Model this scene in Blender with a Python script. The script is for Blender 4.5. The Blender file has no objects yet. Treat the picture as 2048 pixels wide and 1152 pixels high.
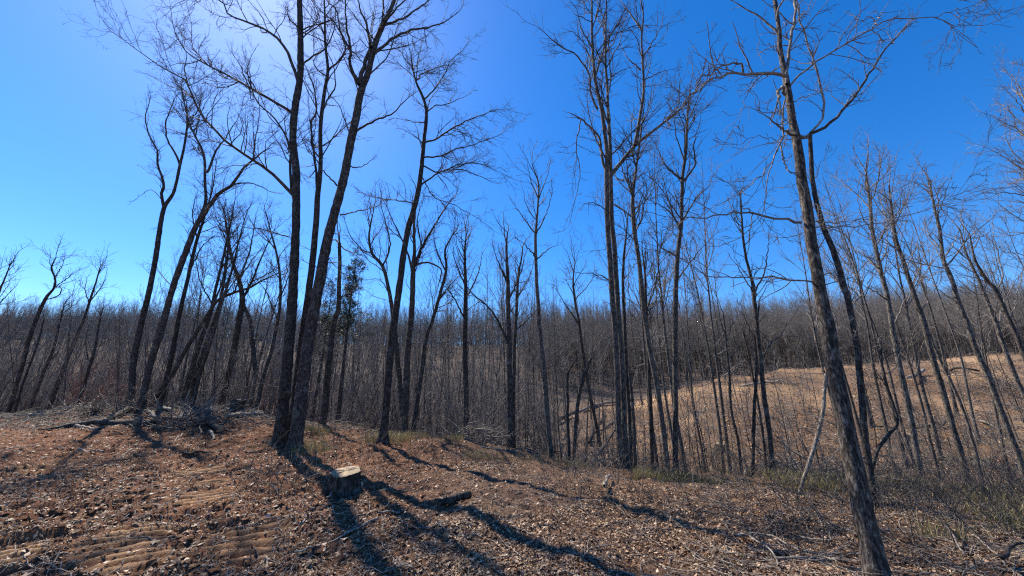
import bpy, math, random
import numpy as np
S = bpy.context.scene
COL = S.collection
rng = np.random.default_rng(11)
random.seed(5)

# ------------------------------------------------------------------ camera
F, PITCH, EYE = 740.0, math.radians(15.8), 1.6
SP, CP = math.sin(PITCH), math.cos(PITCH)
cam = bpy.data.objects.new('camera', bpy.data.cameras.new('camera'))
COL.objects.link(cam)
cam.data.sensor_width = 36.0
cam.data.lens = F / 2048 * 36
cam.data.clip_start = 0.05
cam.data.clip_end = 3000
cam.location = (0, 0, EYE)
cam.rotation_euler = (math.radians(90) + PITCH, 0, 0)
S.camera = cam


def ray(px, py):
    u, v = (px - 1024) / F, (576 - py) / F
    return np.array([u, CP - v * SP, SP + v * CP])


# ------------------------------------------------------------------ sun and sky
sd = ray(522, -110)
sd = sd / np.linalg.norm(sd)
SUN_EL = math.asin(sd[2])
SUN_AZ = math.atan2(sd[0], sd[1])          # clockwise from +Y
w = bpy.data.worlds.new('World')
S.world = w
w.use_nodes = True
nt = w.node_tree
nt.nodes.clear()
sky = nt.nodes.new('ShaderNodeTexSky')
sky.sky_type = 'NISHITA'
sky.sun_disc = False
sky.sun_elevation = SUN_EL
sky.sun_rotation = SUN_AZ
sky.altitude = 300
sky.air_density = 1.0
sky.dust_density = 0.3
sky.ozone_density = 3.0
hs = nt.nodes.new('ShaderNodeHueSaturation')
hs.inputs['Hue'].default_value = 0.5
hs.inputs['Saturation'].default_value = 1.38
hs.inputs['Value'].default_value = 1.12
bg = nt.nodes.new('ShaderNodeBackground')
bg.inputs['Strength'].default_value = 0.092
out = nt.nodes.new('ShaderNodeOutputWorld')
nt.links.new(sky.outputs[0], hs.inputs['Color'])
tint = nt.nodes.new('ShaderNodeMix')
tint.data_type = 'RGBA'
tint.blend_type = 'MULTIPLY'
tint.inputs[0].default_value = 1.0
tint.inputs[7].default_value = (0.83, 0.92, 1.1, 1)
nt.links.new(hs.outputs[0], tint.inputs[6])
nt.links.new(tint.outputs[2], bg.inputs['Color'])
nt.links.new(bg.outputs[0], out.inputs['Surface'])
sl = bpy.data.lights.new('sun', 'SUN')
sl.energy = 5.0
sl.angle = math.radians(0.53)
sl.color = (1.0, 0.91, 0.78)
so = bpy.data.objects.new('sun', sl)
COL.objects.link(so)
so.location = (0, 0, 60)
from mathutils import Vector
so.rotation_euler = Vector([float(a) for a in sd]).to_track_quat('Z', 'Y').to_euler()
S.view_settings.view_transform = 'Standard'
S.view_settings.look = 'None'
S.view_settings.exposure = 0.93
S.view_settings.gamma = 1.0
S.view_settings.use_curve_mapping = False
S.cycles.use_denoising = False
S.cycles.filter_width = 1.2
S.cycles.max_bounces = 4
S.cycles.diffuse_bounces = 2
S.cycles.transparent_max_bounces = 4


# ------------------------------------------------------------------ materials
def mat(name):
    m = bpy.data.materials.new(name)
    m.use_nodes = True
    n = m.node_tree.nodes
    return m, n, m.node_tree.links, n['Principled BSDF']


def noise(n, l, src, scale, detail=4, rough=0.6, mapscale=None):
    if mapscale:
        mp = n.new('ShaderNodeMapping')
        mp.inputs['Scale'].default_value = mapscale
        l.new(src, mp.inputs['Vector'])
        src = mp.outputs[0]
    t = n.new('ShaderNodeTexNoise')
    t.inputs['Scale'].default_value = scale
    t.inputs['Detail'].default_value = detail
    t.inputs['Roughness'].default_value = rough
    l.new(src, t.inputs['Vector'])
    return t.outputs['Fac']


def ramp(n, l, fac, stops):
    r = n.new('ShaderNodeValToRGB')
    e = r.color_ramp.elements
    while len(e) < len(stops):
        e.new(0.5)
    for i, (p, c) in enumerate(stops):
        e[i].position = p
        e[i].color = (*c, 1)
    l.new(fac, r.inputs['Fac'])
    return r.outputs['Color']


def mixc(n, l, fac, a, b):
    m = n.new('ShaderNodeMix')
    m.data_type = 'RGBA'
    if isinstance(fac, float):
        m.inputs[0].default_value = fac
    else:
        l.new(fac, m.inputs[0])
    for sock, v in ((m.inputs[6], a), (m.inputs[7], b)):
        if isinstance(v, tuple):
            sock.default_value = (*v, 1)
        else:
            l.new(v, sock)
    return m.outputs[2]


def bump(n, l, b, h, strength, dist):
    k = n.new('ShaderNodeBump')
    k.inputs['Strength'].default_value = strength
    k.inputs['Distance'].default_value = dist
    l.new(h, k.inputs['Height'])
    l.new(k.outputs[0], b.inputs['Normal'])


def objco(n):
    return n.new('ShaderNodeTexCoord').outputs['Object']


def bark_mat(name, dark, mid, light, rough=0.85, lich=(0.27, 0.26, 0.23), patch=.4):
    m, n, l, b = mat(name)
    co = objco(n)
    f1 = noise(n, l, co, 10, 5, 0.7, (3.6, 3.6, 1.1))
    c = ramp(n, l, f1, [(0.4, dark), (0.52, mid), (0.64, light)])
    f2 = noise(n, l, co, 6.0, 6, 0.75)
    msk = ramp(n, l, f2, [(0.52, (0, 0, 0)), (0.66, (patch, patch, patch))])
    c2 = mixc(n, l, msk, c, lich)
    oi = n.new('ShaderNodeObjectInfo')
    hv = n.new('ShaderNodeHueSaturation')
    mr = n.new('ShaderNodeMapRange')
    mr.inputs['To Min'].default_value = 0.75
    mr.inputs['To Max'].default_value = 1.25
    l.new(oi.outputs['Random'], mr.inputs['Value'])
    l.new(mr.outputs[0], hv.inputs['Value'])
    l.new(c2, hv.inputs['Color'])
    l.new(hv.outputs[0], b.inputs['Base Color'])
    b.inputs['Roughness'].default_value = rough
    b.inputs['Specular IOR Level'].default_value = 0.2
    bump(n, l, b, f1, 0.8, 0.02)
    return m


M_BARK = bark_mat('oak_bark', (0.012, 0.009, 0.008), (0.045, 0.036, 0.03), (0.13, 0.108, 0.09))
M_PALE = bark_mat('pale_bark', (0.022, 0.018, 0.015), (0.075, 0.063, 0.054), (0.21, 0.185, 0.16))
M_TWIG = bark_mat('twig_bark', (0.03, 0.024, 0.021), (0.075, 0.062, 0.054), (0.16, 0.135, 0.12), 0.75)
M_GREY = bark_mat('grey_twig_bark', (0.09, 0.077, 0.069), (0.2, 0.172, 0.15), (0.34, 0.3, 0.265), 0.75)
M_DEAD = bark_mat('dead_wood', (0.07, 0.055, 0.043), (0.2, 0.165, 0.135), (0.42, 0.37, 0.31), 0.7, (0.5, 0.45, 0.39))
M_RED = bark_mat('reddish_twig', (0.1, 0.045, 0.035), (0.2, 0.085, 0.06), (0.3, 0.14, 0.1), 0.6, (0.25, 0.12, 0.09))


def cut_mat():
    m, n, l, b = mat('cut_wood')
    co = objco(n)
    t = n.new('ShaderNodeTexWave')
    t.wave_type = 'RINGS'
    t.rings_direction = 'Z'
    t.inputs['Scale'].default_value = 14
    t.inputs['Distortion'].default_value = 2.5
    t.inputs['Detail'].default_value = 3
    l.new(co, t.inputs['Vector'])
    c = ramp(n, l, t.outputs['Fac'], [(0.0, (0.2, 0.13, 0.07)), (1.0, (0.42, 0.31, 0.18))])
    f = noise(n, l, co, 7, 5)
    c = mixc(n, l, ramp(n, l, f, [(0.5, (0, 0, 0)), (0.75, (0.7, 0.7, 0.7))]), c, (0.2, 0.13, 0.08))
    l.new(c, b.inputs['Base Color'])
    b.inputs['Roughness'].default_value = 0.8
    return m


M_CUT = cut_mat()


def leaf_mat(name, stops, transl):
    m, n, l, b = mat(name)
    a = n.new('ShaderNodeAttribute')
    a.attribute_name = 'tone'
    c = ramp(n, l, a.outputs['Fac'], stops)
    l.new(c, b.inputs['Base Color'])
    b.inputs['Roughness'].default_value = 0.55
    b.inputs['Specular IOR Level'].default_value = 0.35
    tr = n.new('ShaderNodeBsdfTranslucent')
    l.new(c, tr.inputs['Color'])
    mx = n.new('ShaderNodeMixShader')
    mx.inputs[0].default_value = transl
    l.new(b.outputs[0], mx.inputs[1])
    l.new(tr.outputs[0], mx.inputs[2])
    l.new(mx.outputs[0], n['Material Output'].inputs['Surface'])
    return m


M_LEAF = leaf_mat('dead_leaf', [(0.0, (0.05, 0.026, 0.015)), (0.4, (0.17, 0.093, 0.05)), (0.78, (0.38, 0.235, 0.135)), (1.0, (0.66, 0.49, 0.33))], 0.2)
M_GRASS = leaf_mat('dry_grass', [(0.0, (0.05, 0.058, 0.018)), (0.45, (0.14, 0.13, 0.04)), (0.7, (0.26, 0.205, 0.085)), (1.0, (0.42, 0.32, 0.19))], 0.2)
M_CEDAR = leaf_mat('cedar_needles', [(0.0, (0.01, 0.022, 0.009)), (1.0, (0.032, 0.056, 0.023))], 0.12)


def ground_mat():
    m, n, l, b = mat('woodland_soil')
    co = objco(n)
    a = n.new('ShaderNodeAttribute')
    a.attribute_name = 'zone'
    sp = n.new('ShaderNodeSeparateColor')
    l.new(a.outputs['Color'], sp.inputs[0])
    f_big = noise(n, l, co, 0.5, 6, 0.65)
    f_mid = noise(n, l, co, 5.0, 8, 0.72)
    f_fine = noise(n, l, co, 38.0, 6, 0.75)
    litter = ramp(n, l, f_fine, [(0.32, (0.035, 0.018, 0.011)), (0.5, (0.11, 0.066, 0.043)), (0.68, (0.24, 0.15, 0.095))])
    soil = ramp(n, l, f_mid, [(0.3, (0.055, 0.025, 0.015)), (0.52, (0.17, 0.074, 0.037)), (0.75, (0.32, 0.16, 0.082))])
    slope = ramp(n, l, f_mid, [(0.34, (0.05, 0.028, 0.016)), (0.5, (0.13, 0.077, 0.045)), (0.66, (0.27, 0.17, 0.098))])
    clay_sunlit = ramp(n, l, f_mid, [(0.3, (0.24, 0.145, 0.075)), (0.7, (0.5, 0.33, 0.185))])  # pale dry clay, also carries sunlight painted on slope crest and bar tops
    litter = mixc(n, l, a.outputs['Alpha'], litter, ramp(n, l, f_mid, [(0.3, (0.045, 0.036, 0.03)), (0.7, (0.13, 0.102, 0.083))]))
    c = mixc(n, l, sp.outputs[0], litter, soil)
    c = mixc(n, l, sp.outputs[2], c, slope)
    c = mixc(n, l, sp.outputs[1], c, clay_sunlit)
    c = mixc(n, l, ramp(n, l, f_big, [(0.45, (0, 0, 0)), (0.7, (0.4, 0.4, 0.4))]), c, (0.11, 0.065, 0.045))
    l.new(c, b.inputs['Base Color'])
    b.inputs['Roughness'].default_value = 0.95
    b.inputs['Specular IOR Level'].default_value = 0.15
    ad = n.new('ShaderNodeMath')
    ad.operation = 'MULTIPLY_ADD'
    ad.inputs[1].default_value = 0.35
    l.new(f_fine, ad.inputs[0])
    l.new(f_mid, ad.inputs[2])
    bump(n, l, b, ad.outputs[0], 0.9, 0.08)
    return m


M_GROUND = ground_mat()


# ------------------------------------------------------------------ mesh helpers
def mesh_np(name, V, Q=None, T=None, smooth=True, tone=None, zone=None):
    V = np.asarray(V, np.float32)
    Q = np.zeros((0, 4), np.int32) if Q is None else np.asarray(Q, np.int32)
    T = np.zeros((0, 3), np.int32) if T is None else np.asarray(T, np.int32)
    me = bpy.data.meshes.new(name)
    me.vertices.add(len(V))
    me.vertices.foreach_set('co', V.ravel())
    nl = Q.size + T.size
    me.loops.add(nl)
    me.loops.foreach_set('vertex_index', np.concatenate([Q.ravel(), T.ravel()]))
    npoly = len(Q) + len(T)
    me.polygons.add(npoly)
    st = np.concatenate([np.arange(len(Q)) * 4, len(Q) * 4 + np.arange(len(T)) * 3]).astype(np.int32)
    me.polygons.foreach_set('loop_start', st)
    me.polygons.foreach_set('use_smooth', np.full(npoly, smooth))
    if tone is not None:
        at = me.attributes.new('tone', 'FLOAT', 'POINT')
        at.data.foreach_set('value', np.asarray(tone, np.float32))
    if zone is not None:
        at = me.attributes.new('zone', 'FLOAT_COLOR', 'POINT')
        at.data.foreach_set('color', np.asarray(zone, np.float32).ravel())
    me.update(calc_edges=True)
    return me


def norm(a):
    return a / np.maximum(np.linalg.norm(a, axis=-1, keepdims=True), 1e-9)


class Tubes:
    """collects batches of polylines and turns them into one mesh"""
    def __init__(self):
        self.V, self.Q, self.n = [], [], 0

    def add(self, P, R, sides=4, disp=None):
        P = np.asarray(P, float)
        R = np.asarray(R, float)
        if P.ndim == 2:
            P, R = P[None], R[None]
        B, N, _ = P.shape
        if B == 0:
            return self
        T = np.empty_like(P)
        T[:, 1:-1] = P[:, 2:] - P[:, :-2]
        T[:, 0] = P[:, 1] - P[:, 0]
        T[:, -1] = P[:, -1] - P[:, -2]
        T = norm(T)
        mean = norm(P[:, -1] - P[:, 0])
        ref = np.zeros((B, 3))
        vert = np.abs(mean[:, 2]) > 0.75
        ref[vert] = (0, 1, 0)
        ref[~vert] = (0, 0, 1)
        U = norm(np.cross(T, ref[:, None, :]))
        W = np.cross(T, U)
        th = np.arange(sides) * 2 * math.pi / sides
        rr = R[:, :, None] * np.ones(sides)
        if disp is not None:
            rr = rr + disp
        V = P[:, :, None, :] + rr[..., None] * (np.cos(th)[None, None, :, None] * U[:, :, None, :] + np.sin(th)[None, None, :, None] * W[:, :, None, :])
        self.V.append(V.reshape(-1, 3))
        b = (np.arange(B) * N * sides)[:, None, None] + (np.arange(N - 1) * sides)[None, :, None]
        j = np.arange(sides)[None, None, :]
        k = (j + 1) % sides
        Q = np.stack([b + j, b + k, b + sides + k, b + sides + j], -1).reshape(-1, 4)
        self.Q.append(Q + self.n)
        self.n += B * N * sides
        return self

    def build(self, name, origin=(0, 0, 0)):
        return mesh_np(name, np.concatenate(self.V) - np.asarray(origin, float), np.concatenate(self.Q))


def tag(o, label=None, cat=None, group=None, kind=None):
    for k, v in (('label', label), ('category', cat), ('group', group), ('kind', kind)):
        if v:
            o[k] = v
    return o


def empty(name, loc, label, cat, group=None):
    o = bpy.data.objects.new(name, None)
    o.location = [float(a) for a in loc]
    o.empty_display_size = 0.2
    COL.objects.link(o)
    return tag(o, label, cat, group)


def obj(name, me, m, parent=None, loc=None):
    o = bpy.data.objects.new(name, me)
    me.materials.append(m)
    COL.objects.link(o)
    if parent is not None:
        o.parent = parent
    if loc is not None:
        o.location = [float(a) for a in loc]
    return o


# ------------------------------------------------------------------ terrain
_lat = np.random.default_rng(3).random((256, 256))


def vnoise(x, y):
    xi, yi = np.floor(x).astype(int), np.floor(y).astype(int)
    fx, fy = x - xi, y - yi
    fx, fy = fx * fx * (3 - 2 * fx), fy * fy * (3 - 2 * fy)
    g = lambda a, b: _lat[a & 255, b & 255]
    return (g(xi, yi) * (1 - fx) + g(xi + 1, yi) * fx) * (1 - fy) + (g(xi, yi + 1) * (1 - fx) + g(xi + 1, yi + 1) * fx) * fy


def fbm(x, y, f, o=4):
    s = 0
    for i in range(o):
        s = s + (vnoise(x * f + 17.3 * i, y * f + 5.1 * i) - 0.5) * 0.5 ** i
        f *= 2.03
    return s


def sstep(a, b, x):
    t = np.clip((x - a) / (b - a), 0, 1)
    return t * t * (3 - 2 * t)


def ratio(py):
    v = (576 - py) / F
    return (SP + v * CP) / (CP - v * SP)


def zr(Y, py):
    return EYE + Y * ratio(py)


# profiles of the land along bearings (lateral/forward): forward distance, height
LEFT = [(24, -1.6), (34, -5.5), (46, -5.5), (66, 0.5), (125, 19), (170, 20.5), (400, 14)]
PROF = {
    -600: [(9, .2), (17, .5)] + LEFT,
    0: [(9, .15), (13, .35), (17.5, zr(17.5, 832))] + LEFT,
    250: [(9, .15), (13, .45), (17.5, zr(17.5, 815))] + LEFT,
    500: [(8, .1), (11, .25), (16.5, zr(16.5, 818))] + LEFT,
    700: [(8, .1), (11, .2), (14.5, zr(14.5, 848)), (20, -2), (34, -5), (46, -5), (66, 0), (125, 17.3), (170, 19), (400, 14)],
    900: [(8, .05), (11, .12), (13.3, zr(13.3, 868)), (18, -2.2), (28, -4.5), (42, -4.2), (64, 0), (125, 17), (170, 19), (400, 14)],
    1050: [(8, 0), (12.2, zr(12.2, 893)), (16, -2), (25, -3.4), (35, -2.9), (46, -2.2), (62, 0), (122, 16.6), (170, 19), (400, 14)],
    1250: [(6, -.03), (10, zr(10, 942)), (13, -1.5), (19, -2.9), (25, -2.4), (45, zr(45, 822)), (55, -1), (66, 1), (122, 16.8), (170, 19), (400, 14)],
    1450: [(6, -.1), (10, zr(10, 950)), (13.5, -1.6), (18, -1.9), (24, -1.3), (50, zr(50, 764)), (60, 3), (70, 4), (125, 17.5), (170, 19), (400, 14)],
    1650: [(6, -.12), (10, zr(10, 955)), (13.5, -1.5), (17, -1.6), (24, -.8), (52, zr(52, 737)), (62, 4.6), (72, 5.6), (125, 18), (170, 20), (400, 14)],
    1850: [(6, -.15), (10, zr(10, 960)), (13, -1.4), (17, -1.4), (24, -.4), (52, zr(52, 721)), (62, 5.6), (72, 6.8), (125, 22), (170, 25), (400, 14)],
    2048: [(6, -.2), (9.5, zr(9.5, 985)), (13, -1.4), (17, -1.3), (24, 0), (52, zr(52, 711)), (62, 6.3), (72, 7.5), (125, 24), (170, 27), (400, 14)],
    2700: [(6, -.2), (9.5, zr(9.5, 985)), (13, -1.4), (17, -1.3), (24, 0), (52, zr(52, 705)), (62, 6.8), (72, 8), (125, 22), (170, 25), (400, 14)],
}
LY = np.linspace(math.log(1.0), math.log(500.0), 400)
_cols = np.array([(k - 1024) / 769.0 for k in PROF])
_tab = []
for k, pts in PROF.items():
    xs = np.log([1.0, 3.5] + [p[0] for p in pts] + [600.0])
    zs = np.array([0.0, 0.0] + [p[1] for p in pts] + [12.0])
    z = np.interp(LY, xs, zs)
    ker = np.ones(5) / 5
    _tab.append(np.convolve(np.pad(z, 2, mode='edge'), ker, mode='valid'))
_tab = np.array(_tab)


def terrain(x, y):
    x, y = np.asarray(x, float), np.asarray(y, float)
    yy = np.maximum(y, 1.0)
    s = np.clip(x / yy, _cols[0], _cols[-1])
    f = np.interp(s, _cols, np.arange(len(_cols)))
    i = np.minimum(f.astype(int), len(_cols) - 2)
    a = f - i
    a = a * a * (3 - 2 * a) * 0.5 + a * 0.5
    g = np.clip((np.log(yy) - LY[0]) / (LY[1] - LY[0]), 0, len(LY) - 1.001)
    j = g.astype(int)
    b = g - j
    z0 = _tab[i, j] * (1 - b) + _tab[i, j + 1] * b
    z1 = _tab[i + 1, j] * (1 - b) + _tab[i + 1, j + 1] * b
    return z0 * (1 - a) + z1 * a


def edge_y(x, y):
    """forward distance of the rim of the clearing along this bearing"""
    s = x / max(y, 1.0)
    return float(np.interp(s, _cols, [17, 17.5, 17.5, 16.5, 14.5, 13.3, 12.2, 10, 10, 10, 10, 9.5, 9.5]))


TREAD = ((-3.0, 4.75, .42, .55), (-4.1, 4.5, .4, .6), (-6.3, 8.1, .45, .35), (-4.6, 6.2, .4, .4), (-5.2, 7.0, .4, .35), (-5.0, 4.1, .4, .45), (-3.6, 4.15, .3, .35))


def tracks(x, y):
    """bulldozer track prints: short bars pressed across the way the machine went"""
    u = -.6 * x + .8 * y                 # along the track
    v = .8 * x + .6 * y                  # across it
    bars = np.sin(2 * math.pi * (u + 0.12 * vnoise(x * .8 + 9, y * .8) + .02 * vnoise(x * 3, y * 3)) / 0.175)
    bars = np.clip(bars * 3.5 + .4, -1, 1)
    bars = bars * (.55 + .45 * sstep(.25, .5, vnoise(x * 1.7 + 40, y * 1.7 + 3)))
    msk = np.zeros_like(x)
    for a, c, hv, hu in TREAD:
        du, dv = u - (-.6 * a + .8 * c), v - (.8 * a + .6 * c)
        msk = np.maximum(msk, np.exp(-(du / hu) ** 4 - (dv / hv) ** 4))
    return bars, msk


def relief(x, y):
    d = np.hypot(x, y)
    near = 1 - sstep(12, 40, d)
    dirt = sstep(1.0, -3.0, x + 0.12 * y + 1.2 * fbm(x, y, .4, 2))
    z = 0.16 * fbm(x, y, 0.45, 3) * sstep(2, 6, d)
    b, m = tracks(x, y)
    z = z + near * (0.10 * fbm(x, y, 1.9, 4) * (1 - .85 * m) + (0.045 + .035 * dirt) * fbm(x, y, 8.0, 3) * (1 - .8 * m))
    z = z + sstep(15, 60, d) * (1.1 + 1.6 * sstep(70, 110, y)) * fbm(x, y, 0.06, 4)
    # streaky rough soil on the graded ground
    uu, vv = -.6 * x + .8 * y, .8 * x + .6 * y
    z = z + near * dirt * 0.085 * (vnoise(uu * 7, vv * .9) - .5) * (1 - .95 * m)
    slope_ = sstep(.0, .3, x / np.maximum(y, 1)) * sstep(13, 18, y) * (1 - sstep(56, 64, y))
    z = z + slope_ * (.55 * fbm(x, y, .45, 4) + .2 * fbm(x, y, 2.2, 2))
    z = z + m * (0.034 * b - 0.01)
    return z, dirt, b, m


def height(x, y):
    return terrain(x, y) + relief(np.asarray(x, float), np.asarray(y, float))[0]


def H(x, y):
    return float(height(np.array([x]), np.array([y]))[0])


def ground_hit(px, py, ymax=60.0):
    d = ray(px, py)
    d = d / d[1]
    ys = np.concatenate([np.arange(2.5, 20, .03), np.arange(20, ymax, .15)])
    below = EYE + d[2] * ys < height(d[0] * ys, ys)
    k = int(np.argmax(below)) if below.any() else len(ys) - 1
    return np.array([d[0] * ys[k], ys[k], H(d[0] * ys[k], ys[k])])


def spaced(a, b, step, grow, far):
    xs = list(np.arange(a, b, step))
    st = step
    x = xs[-1]
    while x < far:
        st *= grow
        x += st
        xs.append(x)
    return np.array(xs)


gx = np.concatenate([-spaced(6.83, 12, 0.055, 1.09, 600)[::-1], np.arange(-6.8, -1.5, .028), np.arange(-1.48, .02, .05), spaced(0.03, 12, 0.055, 1.09, 600)])
gy = np.concatenate([[-60, -25, -10, -4, 0, 1.5, 2.4], np.arange(2.9, 8.6, .03), spaced(8.62, 12.5, 0.05, 1.07, 600)])
X, Y = np.meshgrid(gx, gy)
Zt = terrain(X, Y)
rl, dirt, bars, tm = relief(X, Y)
Z = Zt + rl
nx, ny = len(gx), len(gy)
ii = np.arange(nx * ny).reshape(ny, nx)
Q = np.stack([ii[:-1, :-1], ii[:-1, 1:], ii[1:, 1:], ii[1:, :-1]], -1).reshape(-1, 4)
zone = np.zeros((ny, nx, 4))
zone[..., 0] = dirt * (1 - sstep(18, 30, Y))
clay_sunlit = tm * sstep(0.1, 0.8, bars) * (0.5 + .7 * vnoise(X * 2.1, Y * 2.1))  # bar tops: dry clay, with their sunlit tan put into the colour
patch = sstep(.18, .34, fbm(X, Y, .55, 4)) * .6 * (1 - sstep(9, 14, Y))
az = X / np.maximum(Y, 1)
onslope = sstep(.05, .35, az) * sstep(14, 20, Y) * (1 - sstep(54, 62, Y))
sunlit_ridge = onslope * sstep(33, 49, Y) * (.5 + 1.6 * fbm(X, Y, .12, 4))  # sunlight along the slope crest painted as paler soil, broken by noise
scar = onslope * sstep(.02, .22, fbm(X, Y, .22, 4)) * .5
zone[..., 1] = np.clip(np.maximum(np.maximum(clay_sunlit, patch * .25), np.maximum(sunlit_ridge, scar)), 0, 1)
zone[..., 2] = onslope
zone[..., 3] = sstep(16, 28, Y)
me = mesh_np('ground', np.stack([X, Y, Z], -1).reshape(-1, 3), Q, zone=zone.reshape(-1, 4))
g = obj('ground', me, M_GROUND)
tag(g, 'brown graded clearing dropping into a wooded hollow and up the hills beyond', 'ground', kind='structure')


# ------------------------------------------------------------------ growing branches
def grow(P, R, r, t0, t1, spacing, ratio_, lmin, lmax, ang, N, up=0.05, wob=0.2, rr=0.6, tip=0.003, fall=0.5, dang=10):
    B, M, _ = P.shape
    L = np.linalg.norm(np.diff(P, axis=1), axis=2).sum(1)
    cnt = r.poisson(np.maximum((t1 - t0) * L / spacing, 0))
    idx = np.repeat(np.arange(B), cnt)
    n = len(idx)
    if n == 0:
        return np.zeros((0, N, 3)), np.zeros((0, N))
    t = t0 + (t1 - t0) * r.random(n)
    f = t * (M - 1)
    i = np.minimum(f.astype(int), M - 2)
    a = (f - i)[:, None]
    st = P[idx, i] * (1 - a) + P[idx, i + 1] * a
    T = norm(P[idx, i + 1] - P[idx, i])
    r0 = R[idx, i] * (1 - a[:, 0]) + R[idx, i + 1] * a[:, 0]
    pr = norm(np.cross(T, r.normal(size=(n, 3))))
    an = np.radians(r.normal(ang, dang, n))[:, None]
    d = norm(np.cos(an) * T + np.sin(an) * pr)
    ln = np.clip(ratio_ * L[idx] * (1 - fall * t) * r.uniform(.45, 1.15, n), lmin, lmax)
    rad = np.minimum(r0 * rr, ln * .011 + .003)
    step = (ln / (N - 1))[:, None]
    out_ = np.empty((n, N, 3))
    out_[:, 0] = st
    for k in range(1, N):
        d = norm(d + r.normal(0, wob, (n, 3)) + np.array([0, 0, up]))
        out_[:, k] = out_[:, k - 1] + d * step
    tt = np.linspace(0, 1, N)[None]
    Rr = rad[:, None] * (1 - tt) + tip * tt
    return out_, np.maximum(Rr, tip * .8)


def tips(P, R, r, k, ratio_, lmin, lmax, up=.05, tip=.0035):
    """fine leaders that carry a stem or limb on beyond its end"""
    B = len(P)
    L = np.linalg.norm(np.diff(P, axis=1), axis=2).sum(1)
    Q_ = np.concatenate([P[:, -3:-2], P[:, -1:]], 1)
    out_, rad_ = [], []
    for a in range(B):
        for j in range(k):
            f = 1 - .12 * j * r.random()
            i = min(P.shape[1] - 1, int(round(f * (P.shape[1] - 1))))
            T = norm(P[a, i] - P[a, i - 1])
            pr = norm(np.cross(T, r.normal(size=3)))
            an = math.radians(abs(r.normal(6 if j == 0 else 24, 8)))
            d = norm(T * math.cos(an) + pr * math.sin(an))
            ln = np.clip(ratio_ * L[a] * r.uniform(.7, 1.2), lmin, lmax)
            q = [P[a, i]]
            for _ in range(9):
                d = norm(d + r.normal(0, .14, 3) + np.array([0, 0, up]))
                q.append(q[-1] + d * ln / 9)
            out_.append(q)
            rad_.append(np.linspace(min(R[a, i], .03) * (1 if j == 0 else .7), tip, 10))
    return np.array(out_), np.array(rad_)


def resample(pts, n):
    """Catmull-Rom through points (k, m) to n samples evenly spaced by index length"""
    p = np.asarray(pts, float)
    if len(p) == 2:
        t = np.linspace(0, 1, n)[:, None]
        return p[0] * (1 - t) + p[1] * t
    seg = np.linalg.norm(np.diff(p[:, :2], axis=0), axis=1)
    s = np.concatenate([[0], np.cumsum(seg)])
    q = np.linspace(0, s[-1], n)
    i = np.clip(np.searchsorted(s, q, side='right') - 1, 0, len(p) - 2)
    u = ((q - s[i]) / np.maximum(seg[i], 1e-6))[:, None]
    pe = np.vstack([2 * p[0] - p[1], p, 2 * p[-1] - p[-2]])
    a, b, c, d = pe[i], pe[i + 1], pe[i + 2], pe[i + 3]
    return 0.5 * (2 * b + (c - a) * u + (2 * a - 5 * b + 4 * c - d) * u * u + (3 * b - a - 3 * c + d) * u ** 3)


def parse(s):
    return [tuple(float(v) for v in q.split(',')) for q in s.split()]


def bark_disp(rad, sgl, sides, seed, amp):
    """ridged bark relief for a tube: rad (N,), sgl arc length (N,)"""
    n1 = max(6, sides // 2)
    th = np.arange(sides) / sides
    A, Sg = np.meshgrid(th, sgl)
    def per(k, vs, o):
        x = A * k
        xi = np.floor(x).astype(int)
        fx = x - xi
        fx = fx * fx * (3 - 2 * fx)
        y = Sg * vs + o
        yi = np.floor(y).astype(int)
        fy = y - yi
        fy = fy * fy * (3 - 2 * fy)
        gg = lambda a, b: _lat[(a % k + seed * 13) & 255, b & 255]
        return (gg(xi, yi) * (1 - fx) + gg(xi + 1, yi) * fx) * (1 - fy) + (gg(xi, yi + 1) * (1 - fx) + gg(xi + 1, yi + 1) * fx) * fy
    d = np.abs(per(n1, 3.0, 7) - .5) * 2 * .8 + .45 * per(max(4, n1 // 2), 6.0, 50) + .35 * (per(5, .9, 99) - .3)
    return (amp * (d - .55))[None]


def backproject(q, Yd):
    """pixel points (n,2) and forward distances (n,) -> world"""
    u, v = (q[:, 0] - 1024) / F, (576 - q[:, 1]) / F
    fw = CP - v * SP
    k = Yd / fw
    return np.stack([u * k, Yd, EYE + (SP + v * CP) * k], -1), k


def offaxis(px):
    """a round stem looks wider away from the middle of a wide lens"""
    return 1 / np.sqrt(1 + ((px - 1024) / 769.0) ** 2)


def limb_world(spec, Y0, dy, n, start=None):
    """spec: 'px,py px,py ...|w0,w1' ; the limb swings dy metres in depth towards its tip"""
    ptsx, ww = spec.split('|')
    q = resample(parse(ptsx), n)
    w0, w1 = (float(a) for a in ww.split(','))
    t = np.linspace(0, 1, n)
    P, k = backproject(q[:, :2], Y0 + dy * t ** 1.3)
    wv = w0 * (1 - t) + w1 * t
    return P, wv * .8 * offaxis(q[:, 0]) * .5 / F * k


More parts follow.
